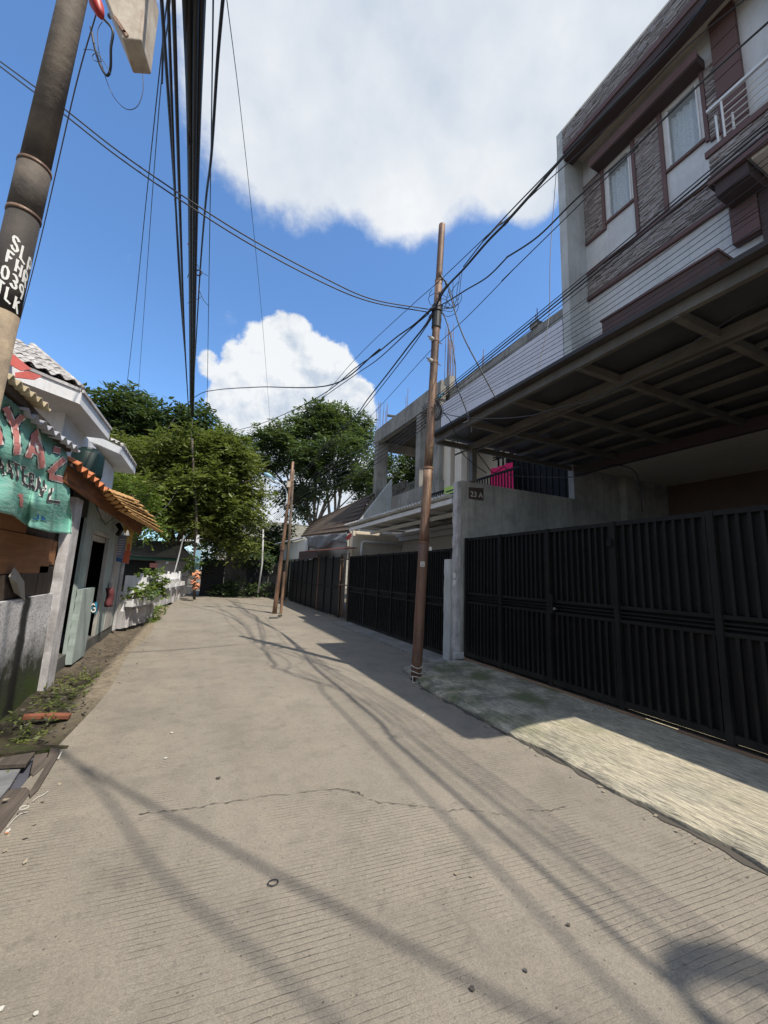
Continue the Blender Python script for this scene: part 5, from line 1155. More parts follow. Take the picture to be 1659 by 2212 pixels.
sm = [[(-110, 1180), (-100, 1340)], [(-110, 1180), (-55, 1230), (-60, 1310), (-100, 1340)],
      [(-15, 1330), (10, 1190), (35, 1350)], [(-5, 1290), (30, 1300)], [(75, 1330), (85, 1210), (115, 1380)], [(80, 1310), (112, 1320)],
      [(115, 1225), (185, 1262)], [(150, 1245), (158, 1400)], [(250, 1290), (210, 1270), (218, 1430), (262, 1455)], [(212, 1350), (250, 1365)],
      [(275, 1480), (278, 1330), (315, 1350), (310, 1400), (280, 1400), (320, 1490)], [(340, 1500), (355, 1370), (385, 1540)], [(348, 1460), (378, 1470)],
      [(405, 1400), (415, 1480), (385, 1550)], [(480, 1470), (445, 1590), (570, 1610)]]
for w, off, m_ in ((27, 0.024, 'letterwhite'), (17, 0.034, 'letterblack')):
    mb = MB()
    for i, p in enumerate(sm): letter_strip(p, w*(1.35 if i == len(sm)-1 else 1), off, mb)
    mb.build('black_lettering', m_, bn)
mb = MB()
for p in ([(350, 1725), (352, 1760), (335, 1768), (305, 1755)], [(375, 1780), (398, 1735), (425, 1782)], [(385, 1765), (415, 1768)]): letter_strip(p, 11, 0.026, mb)
mb.build('blue_lettering', 'blueprint', bn)
mb = MB()
for p in ([(180, 1540), (215, 1545)], [(200, 1560), (205, 1650)], [(185, 1590), (225, 1600)]): letter_strip(p, 30, 0.026, mb)
mb.build('faded_print', 'pink', bn)
rgp = [(130, 555), (168, 600), (225, 690), (232, 860), (188, 828), (130, 788), (82, 640)]
rgc = rx(*l3(160, 700), -1.66); mbr = MB(); mbr.add([tuple(rgc)]+[tuple(rx(*l3(*p), -1.70+.02*math.sin(i*2.1))) for i, p in enumerate(rgp)], [(0, i+1, (i+1) % 7+1) for i in range(7)])
rag = mbr.build('rag', 'cloth', thick=0.006)
tag(rag, 'crumpled beige grey rag hanging over the stained low wall', 'rag')

# second shop with terracotta eave
sh = thing('corner_shop', (-2, 9.6, 0), 'pale teal shop front with dark doorway under a terracotta eave', 'shop')
XS = -1.75
MB().box(-5, XS, 6.95, 11.7, -0.2, 0.14).build('floor', 'darkconc', sh)
MB().box(-1.80, XS, 7.92, 8.36, 0.14, 2.75).build('wall_pier', 'teal', sh)
MB().box(-1.80, XS, 9.80, 11.65, 0.14, 2.75).build('wall_pier', 'teal', sh)
MB().box(-1.80, XS, 8.36, 9.80, 2.16, 2.75).build('over_door', 'teal', sh)
MB().box(-1.95, XS-.02, 7.0, 7.92, 2.3, 2.75).build('over_door', 'darkin', sh)
df = MB(); df.box(-1.80, XS+0.012, 8.362, 8.41, 0.14, 2.155).box(-1.80, XS+0.012, 9.75, 9.798, 0.14, 2.155).box(-1.80, XS+0.012, 8.41, 9.75, 2.09, 2.155).build('door_frame', 'plaster2', sh)
MB().box(-1.83, -1.81, 7.05, 7.35, 0.14, 2.3).build('dark_post', 'plydark', sh)
MB().box(-1.86, -1.80, 8.44, 9.72, 1.98, 2.08).build('roller_box', 'plaster2', sh)
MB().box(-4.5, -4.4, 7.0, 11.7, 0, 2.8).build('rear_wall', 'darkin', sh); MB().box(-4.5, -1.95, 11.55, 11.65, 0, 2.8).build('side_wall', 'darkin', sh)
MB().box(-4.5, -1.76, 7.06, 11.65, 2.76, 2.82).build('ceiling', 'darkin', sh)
jag(-1.745, -1.66, 7.93, 8.72, -0.02, 1.14, 12, 0.008).build('half_wall', 'teal', sh)
MB().box(-1.80, -1.735, 10.55, 11.3, 0.14, 2.0).build('bare_patch', 'plaster2', sh)
MB().box(-1.74, -1.68, 11.56, 11.66, 0.0, 2.7).build('corner_strip', 'whitedirty', sh)
for k in range(4): MB().box(-1.752, -1.742, 8.5+k*.3, 8.75+k*.3, 2.4, 2.58).build('vent_brick', 'plaster', sh)
fa0, fa1 = rx(*l2(612, 1330), -1.55), rx(*l2(1325, 1865), -1.36)
MB().slab([fa0+(0, 0, 0.10), fa1+(0, 0, 0.11), fa1-(0, 0, 0.13), fa0-(0, 0, 0.11)], (-0.03, 0, 0)).build('fascia', 'fascia', sh)
rf = MB().slab([fa0+(.05, 0, .12), fa1+(.05, 0, .12), fa1+(-2.5, 0, 1.05), fa0+(-2.5, 0, 1.05)], (0, 0, -0.04)).build('roof', 'plydark', sh)
UV = (fa1-fa0); nT = 22; Uv = -UV/nT
lo_ = fa0+(.10, 0, .15)
tile_roof(rf, fa0+UV*0.50+(.12, 0, .15), tuple(-UV*0.50/10), (-0.27, 0, 0.10), 5, 10, 'terra', lambda j: (0, 10), 0.045, 0.02)
YS = [((1015,1515),(1285,1605)), ((1035,1545),(1330,1650)), ((1070,1575),(1375,1705)), ((1105,1610),(1430,1748)), ((1140,1645),(1450,1795)), ((1175,1680),(1482,1842)), ((1205,1712),(1510,1888))]
for k, (p, q_) in enumerate(YS):
    a, b = rx(*l2(*p), -1.36+k*0.018), rx(*l2(*q_), -1.22+k*0.03)
    for m_ in range(2):
        o_ = np.array([-0.10*m_-0.02, 0.0, 0.05*m_-0.01])
        MB().grid(lambda u, v, a=a+o_, b=b+o_: tuple(a*(1-u)+b*u+np.array([0.06*math.cos(v*math.pi), 0.0, 0.045*math.sin(v*math.pi)+0.006*math.sin(u*40+k)])), 14, 6).build('roof_strip', 'yellow', rf, smooth=True, thick=0.012)
cp = MB().tube([(-1.72, 8.0, 2.6), (-1.66, 8.4, 2.35), (-1.70, 9.0, 2.3), (-1.7, 9.6, 2.5)], 0.008, 5).build('loose_wiring', 'cable', sh, smooth=True)
MB().tube([(-1.68, 10.05, 2.42), (-1.60, 10.0, 2.30), (-1.66, 10.1, 2.2)], 0.05, 8).build('lamp_bracket', 'black', sh)
# hanging poster
ps = thing('hanging_poster', (-1.7, 10.9, 1.6), 'plastic poster with grey text block and orange figure hanging at the shop corner', 'poster')
def pq(a, b, m_, nm, off=0.0):
    (x0, y0), (x1, y1), (x2, y2), (x3, y3) = a
    MB().slab([ry(*l3(x0, y0), 10.8-off), ry(*l3(x1, y1), 10.8-off), ry(*l3(x2, y2), 10.8-off), ry(*l3(x3, y3), 10.8-off)], (0, 0.008, 0)).build(nm, m_, ps)
pq([(1120, 250), (1240, 262), (1200, 525), (1040, 488)], 0, 'posterblue', 'sheet')
pq([(1185, 262), (1240, 265), (1222, 400), (1165, 400)], 0, 'posteryel', 'print_block', 0.012); pq([(1165, 400), (1220, 410), (1198, 520), (1140, 508)], 0, 'posterred', 'print_block', 0.012)
pq([(1190, 330), (1215, 335), (1205, 440), (1178, 435)], 0, 'posterred', 'figure_print', 0.02)
pq([(1050, 455), (1140, 475), (1135, 505), (1042, 486)], 0, 'blueprint', 'print_band', 0.012)
for k in range(7): y = 290+k*22; pq([(1118-k*9, y), (1165-k*6, y+4), (1164-k*6, y+9), (1117-k*9, y+5)], 0, 'letterwhite', 'print_line', 0.012)
ps2 = thing('yellow_bunting', (-1.7, 10.9, 2.2), 'torn yellow cloth strip above the hanging poster', 'bunting')
MB().grid(lambda u, v: tuple(ry(*l3(1150+u*100, 110+u*70+v*(90+25*math.sin(u*11))), 10.75)+np.array([0, .02*math.sin(u*9), 0])), 12, 4).build('cloth', 'posteryel', ps2, smooth=True, thick=0.005)
# G sign and stool
gs = thing('letter_sign', (-1.5, 8.6, 0.3), 'small blue board with a white G leaning by the shop door', 'sign')
MB().slab([ry(*l3(*p), 8.7) for p in [(835, 885), (905, 880), (900, 985), (825, 985)]], (0, 0.02, 0)).build('board', 'bluesign', gs)
def gpt(u, v): p = l3(838+u*60, 975-v*85); return tuple(ry(p[0], p[1], 8.685))
mb = MB(); stroke_text(mb, [('G', 0.1, 0.08, 0.8, 0.85, 0)], gpt, 0.34); mb.build('letter_shadow', 'letterblack', gs)
def gpt(u, v): p = l3(838+u*60, 975-v*85); return tuple(ry(p[0], p[1], 8.675))
mb = MB(); stroke_text(mb, [('G', 0.1, 0.08, 0.8, 0.85, 0)], gpt, 0.17); mb.build('letter', 'letterwhite', gs)
bag = MB().grid(lambda u, v: tuple(ry(*l3(985+u*75+10*math.sin(v*5), 745+v*175), 9.9)+np.array([0, -.10*math.sin(u*3.1)-.02*math.sin(v*9), 0])), 8, 8).build('hanging_bag', 'maroon', smooth=True, thick=0.01)
tag(bag, 'dark maroon bag hanging on the shop wall beside the doorway', 'bag')
rg2 = MB().grid(lambda u, v: (-1.72+.02*math.sin(u*8), 10.35+u*.16, 1.15-v*.35), 5, 5).build('hanging_rag', 'cloth', smooth=True, thick=0.006); tag(rg2, 'grey rag hanging beside the maroon bag', 'rag')

# ------------------------------------------------------------------ white house with hipped roofs
wh = thing('white_eaves_house', (-4.5, 12, 0), 'white house with deep boxed eaves and pale grey wavy roof tiles', 'house')
A = np.array([-2.6, 9.61, 4.8]); L_ = np.array([-3.36, 8.92, 4.8]); E_ = np.array([-2.52, 12.05, 4.8]); Lx = A+(L_-A)*3.2
Bk = np.array([-5.6, 12.4, 4.8])
MB().add([A, E_, Bk, Lx], [(0, 1, 2, 3)]).build('soffit', 'white', wh, thick=0.03)
MB().slab([Lx-(0, 0, .02), A-(0, 0, .02), A+(0, 0, .24), Lx+(0, 0, .24)], (0.02, -0.03, 0)).build('fascia', 'white', wh)
MB().slab([A-(0, 0, .02), E_-(0, 0, .02), E_+(0, 0, .24), A+(0, 0, .24)], (0.03, 0, 0)).build('fascia', 'white', wh)
MB().slab([A+(0, 0, .24), Lx+(0, 0, .24), Lx+(0, 0, .30), A+(0, 0, .30)], (0.03, -0.06, 0)).build('fascia_cap', 'whitedirty', wh)
MB().slab([A+(0.03, 0, .24), E_+(0.03, 0, .24), E_+(0.03, 0, .30), A+(0.03, 0, .30)], (0.04, 0, 0)).build('fascia_cap', 'whitedirty', wh)
U_ = (L_-A)/np.linalg.norm(L_-A); nrm2 = np.array([U_[1], -U_[0], 0]); 
if nrm2[1] < 0: nrm2 = -nrm2
Vv = nrm2*0.8+np.array([0, 0, 0.50]); Vv = Vv/np.linalg.norm(Vv)
apex = A+U_*0.1+nrm2*1.9+np.array([0, 0, 1.25]); top2 = Lx+nrm2*1.9+np.array([0, 0, 1.25])
r1 = MB().add([A+(0, 0, .28), Lx+(0, 0, .28), top2+(0, 0, .26), apex+(0, 0, .26)], [(0, 1, 2, 3)]).build('roof', 'greytile', wh, thick=0.03)
MB().add([A+(0, 0, .28), E_+(0, 0, .28), E_+np.array([-2.0, 0.3, 1.25]), apex+(0, 0, .26)], [(0, 1, 2, 3)]).build('roof_side', 'greytile', wh, thick=0.03)
Ot = Vector(tuple(A+U_*2.9+np.array([0, 0, 0.32])-nrm2*0.08))
tile_roof(r1, Ot, tuple(-U_*0.24), tuple(Vv*0.24), 9, 13, 'greytile', lambda j: (0, 12), 0.035, 0.02)
for k in range(9):
    f = k/9; p = A+(apex-A)*f+np.array([0, 0, .33]); p2 = A+(apex-A)*(f+.13)+np.array([0, 0, .34])
    MB().tube([p, p2], [0.085, 0.075], 8).build('ridge_cap', 'greytile', r1, smooth=True)
# red tarp patches on it
for a, nm in (([(60, 190), (150, 250), (300, 380), (200, 410), (110, 330)], 'upper'), ([(150, 410), (250, 405), (400, 440), (330, 480), (150, 455)], 'lower')):
    nP = np.cross(Lx-A, apex-A); nP = nP/np.linalg.norm(nP); nP = nP if nP[2] > 0 else -nP; o_p = A+(0, 0, .28)+nP*0.13
    P = [C0+ray(*l2(*p))*(((o_p-C0) @ nP)/(ray(*l2(*p)) @ nP)) for p in a]; c = sum(P)/len(P)
    mb = MB(); 
    vs = [tuple(c+np.array([0, -.05, .08]))]+[tuple(p+np.array([0, -.04, random.uniform(-.02, .04)])) for p in P]
    mb.add(vs, [(0, i+1, (i+1) % len(P)+1) for i in range(len(P))])
    tag(mb.build('tarp_patch', 'redtarp', thick=0.01), f'{nm} red tarp patch lying on the pale tiled roof', 'tarp')
MB().box(-5.5, -3.0, 10.4, 16, 0, 4.8).build('wall', 'white', wh)
# second lower eave
B2 = np.array([-2.56, 14.02, 4.9]); L3 = np.array([-3.2, 12.8, 4.9]); E3 = np.array([-2.54, 16.75, 4.9])
MB().add([B2, E3, (-4.5, 16.8, 4.9), (-4.5, 12.9, 4.9), L3], [(0, 1, 2, 3, 4)]).build('soffit', 'white', wh, thick=0.03)
MB().slab([L3, B2, B2+(0, 0, .22), L3+(0, 0, .22)], (0.02, -.03, 0)).build('fascia', 'white', wh)
MB().slab([B2, E3, E3+(0, 0, .22), B2+(0, 0, .22)], (0.03, 0, 0)).build('fascia', 'white', wh)
U3 = (L3-B2)/np.linalg.norm(L3-B2); n3 = np.array([U3[1], -U3[0], 0]); n3 = n3 if n3[0] < 0 else -n3
r2 = MB().add([B2+(0, 0, .24), L3+(0, 0, .24), L3+np.array([-1.2, .6, .9]), E3+np.array([-1.5, 0, .9]), E3+(0, 0, .24)], [(0, 1, 2, 3, 4)]).build('roof', 'greytile', wh, thick=0.03)
tile_roof(r2, Vector(tuple(L3+np.array([0.02, -.05, 0.27]))), tuple((B2-L3)/7), tuple((n3*0.8+np.array([0, 0, .42]))*0.24), 4, 7, 'greytile', lambda j: (0, 7-j), 0.035, 0.02)
for k in range(8): p = B2+(E3-B2)*k/8+np.array([0, 0, .30]); MB().tube([p, p+(E3-B2)/8.5], [0.08, 0.07], 8).build('edge_tile', 'greytile', r2, smooth=True)
MB().slab([rz(*l2(740, 985), 4.75), rz(*l2(865, 1075), 4.75), rz(*l2(862, 1118), 4.75)+(0, 0, -.02), rz(*l2(740, 1060), 4.75)], (0, 0, -0.12)).build('beam_end', 'white', wh)
tk_ = thing('water_tank', (-2.35, 10.6, 3.2), 'dark green water tank tucked under the white eaves', 'tank')
ctr = ry(*l2(820, 1210), 10.4)
MB().tube([(ctr[0], 10.4, ctr[2]-.50), (ctr[0], 10.4, ctr[2]-.32), (ctr[0], 10.4, ctr[2]+.10), (ctr[0], 10.4, ctr[2]+.20)], [0.27, 0.30, 0.30, 0.22], 14).build('body', 'dgreen', tk_, smooth=True)
MB().tube([(ctr[0], 10.4, ctr[2]+.20), (ctr[0], 10.4, ctr[2]+.25)], [0.18, 0.16], 12).build('lid', 'dgreen', tk_)

# ------------------------------------------------------------------ white fences with planters, plants
def baluster_fence(name, A_, B_, z0, zp, zt, n, label, plant=True):
    A_, B_ = np.array(A_, float), np.array(B_, float); f = thing(name, tuple(A_), label, 'fence')
    d = (B_-A_); L = np.linalg.norm(d); d = d/L
    MB().beam(A_+(0, 0, z0/2), B_+(0, 0, z0/2), 0.12, z0).build('plinth', 'whitedirty', f)
    for k in range(n):
        p = A_+d*L*(k+0.5)/n; wide = k % 3 == 1
        MB().beam(p+(0, 0, z0), p+(0, 0, zt-0.06*(k % 2)+(.05 if wide else 0)), 0.10 if wide else 0.05, 0.08, up=(1, 0.1, 0)).build('baluster', 'white', f)
    MB().beam(A_+(0, 0, zp+.22), B_+(0, 0, zp+.22), 0.06, 0.05).build('rail', 'white', f)
    for k in range(max(2, n//3)):
        m = max(2, n//3); a = A_+d*L*(k+0.08)/m+np.array([.14, -.04, zp]); b = A_+d*L*(k+0.86)/m+np.array([.14, -.04, zp])
        MB().beam(a, b, 0.18, 0.20).build('planter', 'white', f, bevel=0.012)
        MB().beam(a+(0, 0, .08), b+(0, 0, .08), 0.14, 0.05).build('soil', 'dirt', f)
    for k in range(4): 
        p = A_+d*L*(k+.5)/4+np.array([.06, 0, 0]); MB().box(p[0]-.05, p[0]+.05, p[1]-.05, p[1]+.05, 0, z0+0.4).build('pier', 'whitedirty', f)
    return f
baluster_fence('planter_fence', (-1.66, 11.85, 0), (-1.16, 13.75, 0), 0.42, 0.62, 1.30, 9, 'white planter fence with balusters beside the shop corner')
baluster_fence('planter_fence', (-1.42, 17.6, 0), (-0.75, 22.3, 0), 0.55, 0.80, 1.32, 12, 'farther white planter fence leading to the bar gate')

def leaves(name, clumps, mat, parent=None, nleaf=7, ll=0.22, lw=0.08, spray=0.5, droop=0.35, seed=1, org=None):
    """clumps: array (n,4): x,y,z,outward-scale; every clump is a drooping spray of leaflets"""
    r = np.random.default_rng(seed); n = len(clumps); P = clumps[:, :3]; D = clumps[:, 3:6]
    D = D+r.normal(0, 0.45, D.shape); D[:, 2] *= 0.55; D /= np.linalg.norm(D, axis=1)[:, None]+1e-9
    sc = r.uniform(0.65, 1.25, n)
    t = np.linspace(0.15, 1.0, nleaf)[None, :, None]
    side = np.cross(D, [0, 0, 1]); side /= np.linalg.norm(side, axis=1)[:, None]+1e-9
    base = P[:, None, :]+D[:, None, :]*t*spray*sc[:, None, None]; base[:, :, 2] -= (t[:, :, 0]**2)*droop*spray*sc[:, None]
    sg = np.where(np.arange(nleaf) % 2 == 0, 1.0, -1.0)[None, :, None]
    ld = D[:, None, :]*0.55+side[:, None, :]*sg*0.9+r.normal(0, 0.28, (n, nleaf, 3)); ld[:, :, 2] -= 0.25
    ld /= np.linalg.norm(ld, axis=2)[:, :, None]
    up = np.array([0, 0, 1.0])+r.normal(0, 0.35, (n, nleaf, 3)); wd = np.cross(ld, up); wd /= np.linalg.norm(wd, axis=2)[:, :, None]+1e-9
    ls = ll*sc[:, None, None]*r.uniform(0.7, 1.2, (n, nleaf, 1)); ws = lw*sc[:, None, None]*r.uniform(0.8, 1.2, (n, nleaf, 1))
    nn = np.cross(wd, ld)
    a = base; b = base+ld*ls*0.45+wd*ws*0.5-nn*ws*0.12; c = base+ld*ls; d = base+ld*ls*0.45-wd*ws*0.5-nn*ws*0.12
    V = np.stack([a, b, c, d], 2).reshape(-1, 3); m = n*nleaf
    c0 = V.mean(0) if org is None else np.array(org); V = V-c0
    me = bpy.data.meshes.new(name); me.vertices.add(4*m); me.vertices.foreach_set('co', V.ravel())
    tri = np.arange(m)[:, None]*4+np.array([[0, 1, 2, 0, 2, 3]]); me.loops.add(6*m); me.loops.foreach_set('vertex_index', tri.ravel().astype(np.int32))
    me.polygons.add(2*m); me.polygons.foreach_set('loop_start', np.arange(0, 6*m, 3, dtype=np.int32)); me.update(calc_edges=True); me.validate()
    me.materials.append(MAT[mat]); o = bpy.data.objects.new(name, me); COL.objects.link(o); WORLD[o] = Vector(c0)
    if parent is not None: o.parent = parent; o.location = Vector(c0)-WORLD[parent]
    else: o.location = Vector(c0)
    return o
def blobclumps(blobs, n, seed, shell=0.55):
    r = np.random.default_rng(seed); vol = np.array([b[3]*b[4]*b[5] for b in blobs])**0.67; k = r.choice(len(blobs), n, p=vol/vol.sum())
    B = np.array([b[:6] for b in blobs])[k]; d = r.normal(size=(n, 3)); d /= np.linalg.norm(d, axis=1)[:, None]
    rad = shell+(1-shell)*r.uniform(0, 1, n)**0.6
    rad *= 1+0.30*np.sin(d[:, 0]*7+B[:, 0]*3)*np.sin(d[:, 2]*6+B[:, 1])
    P = B[:, :3]+d*B[:, 3:6]*rad[:, None]
    return np.concatenate([P, d+np.array([0, 0, 0.1])], 1)
def tree(name, base, label, blobs, n, mat, seed, trunk_r=0.22, bark='bark', nleaf=7, ll=0.22, lw=0.085, spray=0.55, group=None, limbs=None, trunkpts=None, twigs=True):
    t = thing(name, tuple(base), label, 'tree', group); r = random.Random(seed)
    cx = sum(b[0] for b in blobs)/len(blobs); cy = sum(b[1] for b in blobs)/len(blobs); cz_ = sum(b[2] for b in blobs)/len(blobs)
    fork = Vector((base[0]*.7+cx*.3, base[1]*.7+cy*.3, base[2]+(cz_-base[2])*0.45))
    pts = trunkpts or spline([np.array(base)-(0, 0, .1), (np.array(base)+np.array(fork))/2+(r.uniform(-.2, .2), 0, 0), np.array(fork)], 5)
    MB().tube(pts, [trunk_r*(1-0.4*i/(len(pts)-1)) for i in range(len(pts))], 10).build('trunk', bark, t, smooth=True)
    fk = np.array(pts[-1]); lm = MB()
    for b in blobs:
        e = np.array(b[:3]); m = (fk+e)/2+np.array([r.uniform(-.4, .4), r.uniform(-.3, .3), r.uniform(0, .5)])
        P = spline([fk, m, e], 5); lm.tube(P, [trunk_r*0.42*(1-.8*i/(len(P)-1)) for i in range(len(P))], 7)
        for _ in range(4):
            q = e+np.array([r.uniform(-1, 1)*b[3], r.uniform(-1, 1)*b[4], r.uniform(-.8, 1)*b[5]])*.75
            s_ = P[r.randint(5, len(P)-2)]; lm.tube(spline([s_, (s_+q)/2+(0, 0, .15), q], 3), [0.05, .045, .04, .035, .03, .02, .012][:7], 5)
    lm.build('limbs', bark, t, smooth=True)
    sub = []
    for b in blobs:
        for _ in range(10):
            a = np.array([r.gauss(0, 1), r.gauss(0, 1), r.gauss(0, 1)]); a /= np.linalg.norm(a)+1e-9; k_ = r.uniform(.20, .42)
            sub.append((b[0]+a[0]*b[3]*.92, b[1]+a[1]*b[4]*.92, b[2]+a[2]*b[5]*.92, b[3]*k_, b[4]*k_, max(.25, b[5]*k_)))
        sub.append((b[0], b[1], b[2], b[3]*.6, b[4]*.6, b[5]*.6))
    cl = blobclumps(sub, n, seed, 0.35)
    o = leaves('crown', cl, mat, t, nleaf, ll, lw, spray, seed=seed); o['kind'] = 'stuff'
    return t
def PB(x, y, Y_, rx_, rz_, ry_=None): p = ry(x, y, Y_); return (p[0], p[1], p[2], rx_, ry_ or rx_, rz_)
# left tree group: dark crown behind, brighter fronds in front
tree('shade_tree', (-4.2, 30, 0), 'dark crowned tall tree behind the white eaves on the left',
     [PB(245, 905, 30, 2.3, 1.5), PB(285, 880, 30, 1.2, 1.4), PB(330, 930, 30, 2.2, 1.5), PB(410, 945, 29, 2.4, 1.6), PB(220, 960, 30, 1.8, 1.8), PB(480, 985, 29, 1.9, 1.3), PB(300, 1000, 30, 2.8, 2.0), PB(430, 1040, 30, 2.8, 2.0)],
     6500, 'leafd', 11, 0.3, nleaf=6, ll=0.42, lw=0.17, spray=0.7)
tree('shade_tree', (-1.6, 25.5, 0), 'broad tree with yellowish green drooping fronds beside the far cable pole',
     [PB(330, 1000, 25.5, 2.6, 1.3), PB(430, 1000, 25, 2.6, 1.2), PB(250, 1060, 25.5, 2.0, 1.2), PB(350, 1075, 24.5, 2.6, 1.1), PB(470, 1060, 24.5, 2.5, 1.0), PB(500, 1010, 25, 1.6, 0.9), PB(400, 1115, 24.5, 2.4, 0.7),
      PB(500, 1110, 24.5, 1.7, 0.7), PB(515, 1070, 25, 1.1, 0.6), PB(270, 1105, 24.5, 1.3, 0.6), PB(455, 1155, 26, 1.2, 0.4), PB(515, 1170, 24, 1.1, 0.4), PB(480, 965, 25, 1.4, 0.8)],
     8000, 'leaf1', 12, 0.22, nleaf=9, ll=0.30, lw=0.115, spray=0.85)
tree('shade_tree', (-2.9, 19.5, 0), 'small tree with bright lime leaves below the yellow eave strips',
     [PB(318, 1135, 19, 0.55, 0.22), PB(225, 1035, 19.5, 0.8, 0.4), PB(290, 1070, 19.5, 0.8, 0.4)],
     420, 'leaf3', 13, 0.07, nleaf=9, ll=0.20, lw=0.075, spray=0.55)
# right tree
tree('broadleaf_tree', (7.6, 29, 0), 'airy broad tree with pale trunks rising over the brown tiled roof',
     [PB(620, 930, 29, 1.9, 1.3), PB(680, 925, 29, 2.0, 1.6), PB(740, 920, 29, 1.8, 1.3), PB(780, 950, 28, 1.5, 1.4), PB(640, 985, 29, 2.2, 1.3), PB(720, 985, 28, 2.4, 1.4), PB(590, 960, 29.5, 1.6, 0.9),
      PB(580, 1005, 29.5, 1.2, 0.6), PB(665, 1045, 29, 1.8, 1.1), PB(635, 1070, 29, 1.1, 0.7), PB(790, 1040, 28, 0.9, 1.0), PB(690, 900, 29, 1.2, 0.8), PB(750, 1035, 28, 0.9, 0.8), PB(645, 1100, 29, .8, .5)],
     6200, 'leaf2', 21, 0.2, 'barkpale', nleaf=6, ll=0.36, lw=0.13, spray=0.6)
tree('broadleaf_tree', (11, 27, 0), 'leafy tree seen between the columns of the concrete frame',
     [PB(790, 1040, 25, 1.1, 1.1), PB(860, 1020, 22, 1.6, 1.6), PB(900, 1000, 22, 1.5, 1.5), PB(930, 960, 22, 1.5, 1.4), PB(800, 1085, 25, 1.0, .7), PB(850, 1060, 22, 1.3, 1.0), PB(940, 1010, 22, 1.4, 1.2)],
     3600, 'leaf2', 22, 0.16, nleaf=6, ll=0.30, lw=0.11, spray=0.5)
tree('shade_tree', (2.9, 33, 0), 'dark evergreen mass between the street lamp and the far roof',
     [PB(575, 1170, 33, 1.6, 1.6), PB(540, 1200, 33, 1.6, 1.2), PB(610, 1205, 33, 1.4, 1.3), PB(570, 1230, 32, 2.2, 1.2)],
     2600, 'leafd', 23, 0.2, nleaf=6, ll=0.34, lw=0.15, spray=0.5)
tq = thing('pale_trunked_tree', tuple(ry(722, 1150, 28.5)*np.array([1, 1, 0])), 'slender pale multi stemmed tree rising behind the brown tiled roof', 'tree')
for pts in ([(722, 1150), (724, 1080), (718, 1000), (700, 940)], [(722, 1150), (735, 1070), (748, 990), (762, 930)], [(715, 1150), (706, 1060), (690, 990), (676, 930)], [(735, 1075), (728, 1010), (735, 950)], [(706, 1060), (694, 1040), (672, 1010)]):
    P_ = spline([ry(x, y, 28.5) for x, y in pts], 6); MB().tube(P_, [0.13-0.09*i/(len(P_)-1) for i in range(len(P_))], 7).build('trunk', 'barkpale', tq, smooth=True)
clq = blobclumps([PB(690, 925, 28.5, .7, .5), PB(762, 925, 28.5, .6, .5), PB(735, 940, 28.5, .5, .4)], 160, 77); leaves('crown', clq, 'leaf2', tq, 6, 0.3, 0.11, 0.5, seed=78)['kind'] = 'stuff'
# dark shrubs in front of the shaded wall
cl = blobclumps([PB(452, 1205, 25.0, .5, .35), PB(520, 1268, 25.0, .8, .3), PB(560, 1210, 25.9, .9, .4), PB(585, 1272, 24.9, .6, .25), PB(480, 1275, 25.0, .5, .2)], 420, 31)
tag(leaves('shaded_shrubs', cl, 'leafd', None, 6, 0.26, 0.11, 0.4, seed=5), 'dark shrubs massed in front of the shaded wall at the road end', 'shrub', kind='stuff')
r_ = random.Random(3)
cl = blobclumps([(-26+k*4.6+r_.uniform(-1, 1), 50+r_.uniform(-3, 3), 2.4+r_.uniform(-.5, .8), 3.0, 2.0, 2.3+r_.uniform(-.4, .8)) for k in range(13)], 2600, 61)
tag(leaves('distant_trees', cl, 'leafd', None, 6, 0.6, 0.28, 0.8, seed=62), 'low line of distant dark trees beyond the end of the street', 'trees', kind='stuff')
dlv = []
for k in range(150):
    if k < 60: p_ = (3.0-abs(r_.gauss(0, .06)), r_.uniform(-.5, 5.4))
    elif k < 100: p_ = (r_.uniform(4.1, 4.5), r_.uniform(0, 6))
    else: p_ = (-.86+abs(r_.gauss(0, .12)), r_.uniform(1.5, 11))
    dlv.append((p_[0], p_[1], 0.112 if 60 <= k < 100 else 0.006, r_.gauss(0, 1), r_.gauss(0, 1), 0))
tag(leaves('dry_leaves', np.array(dlv), 'tan', None, 1, 0.035, 0.02, 0.01, droop=0, seed=63), 'small dry leaves gathered along the kerb and gate', 'leaves', kind='stuff')
# plants on the fence
def plant(base, h, n, mat, label, seed, ll=0.16, r_=0.25):
    t = thing('potted_plant', tuple(base), label, 'plant'); cl = blobclumps([(base[0], base[1], base[2]+h*.55, r_, r_, h*.45)], n, seed, 0.2)
    MB().tube([base, (base[0]+.02, base[1], base[2]+h*.6)], 0.012, 5).build('stem', 'bark', t); leaves('foliage', cl, mat, t, 6, ll, ll*.5, 0.15, seed=seed)
plant((-1.08, 13.3, 0.72), 0.75, 70, 'leaf3', 'climbing green plant over the near planter fence', 41)
plant((-1.45, 12.2, 0.74), 0.35, 26, 'leaf3', 'small plant in the first planter by the shop corner', 42)
plant((-1.3, 12.7, 0.74), 0.3, 20, 'leaf2', 'low plant in the middle planter box', 43)
plant((-1.6, 15.4, 0.6), 0.9, 60, 'leaf3', 'yellow green bush standing behind the planter fence', 44)
plant((-0.35, 21.9, 1.2), 0.9, 40, 'leaf3', 'bright sprig above the orange cloth bundle', 45, .2)
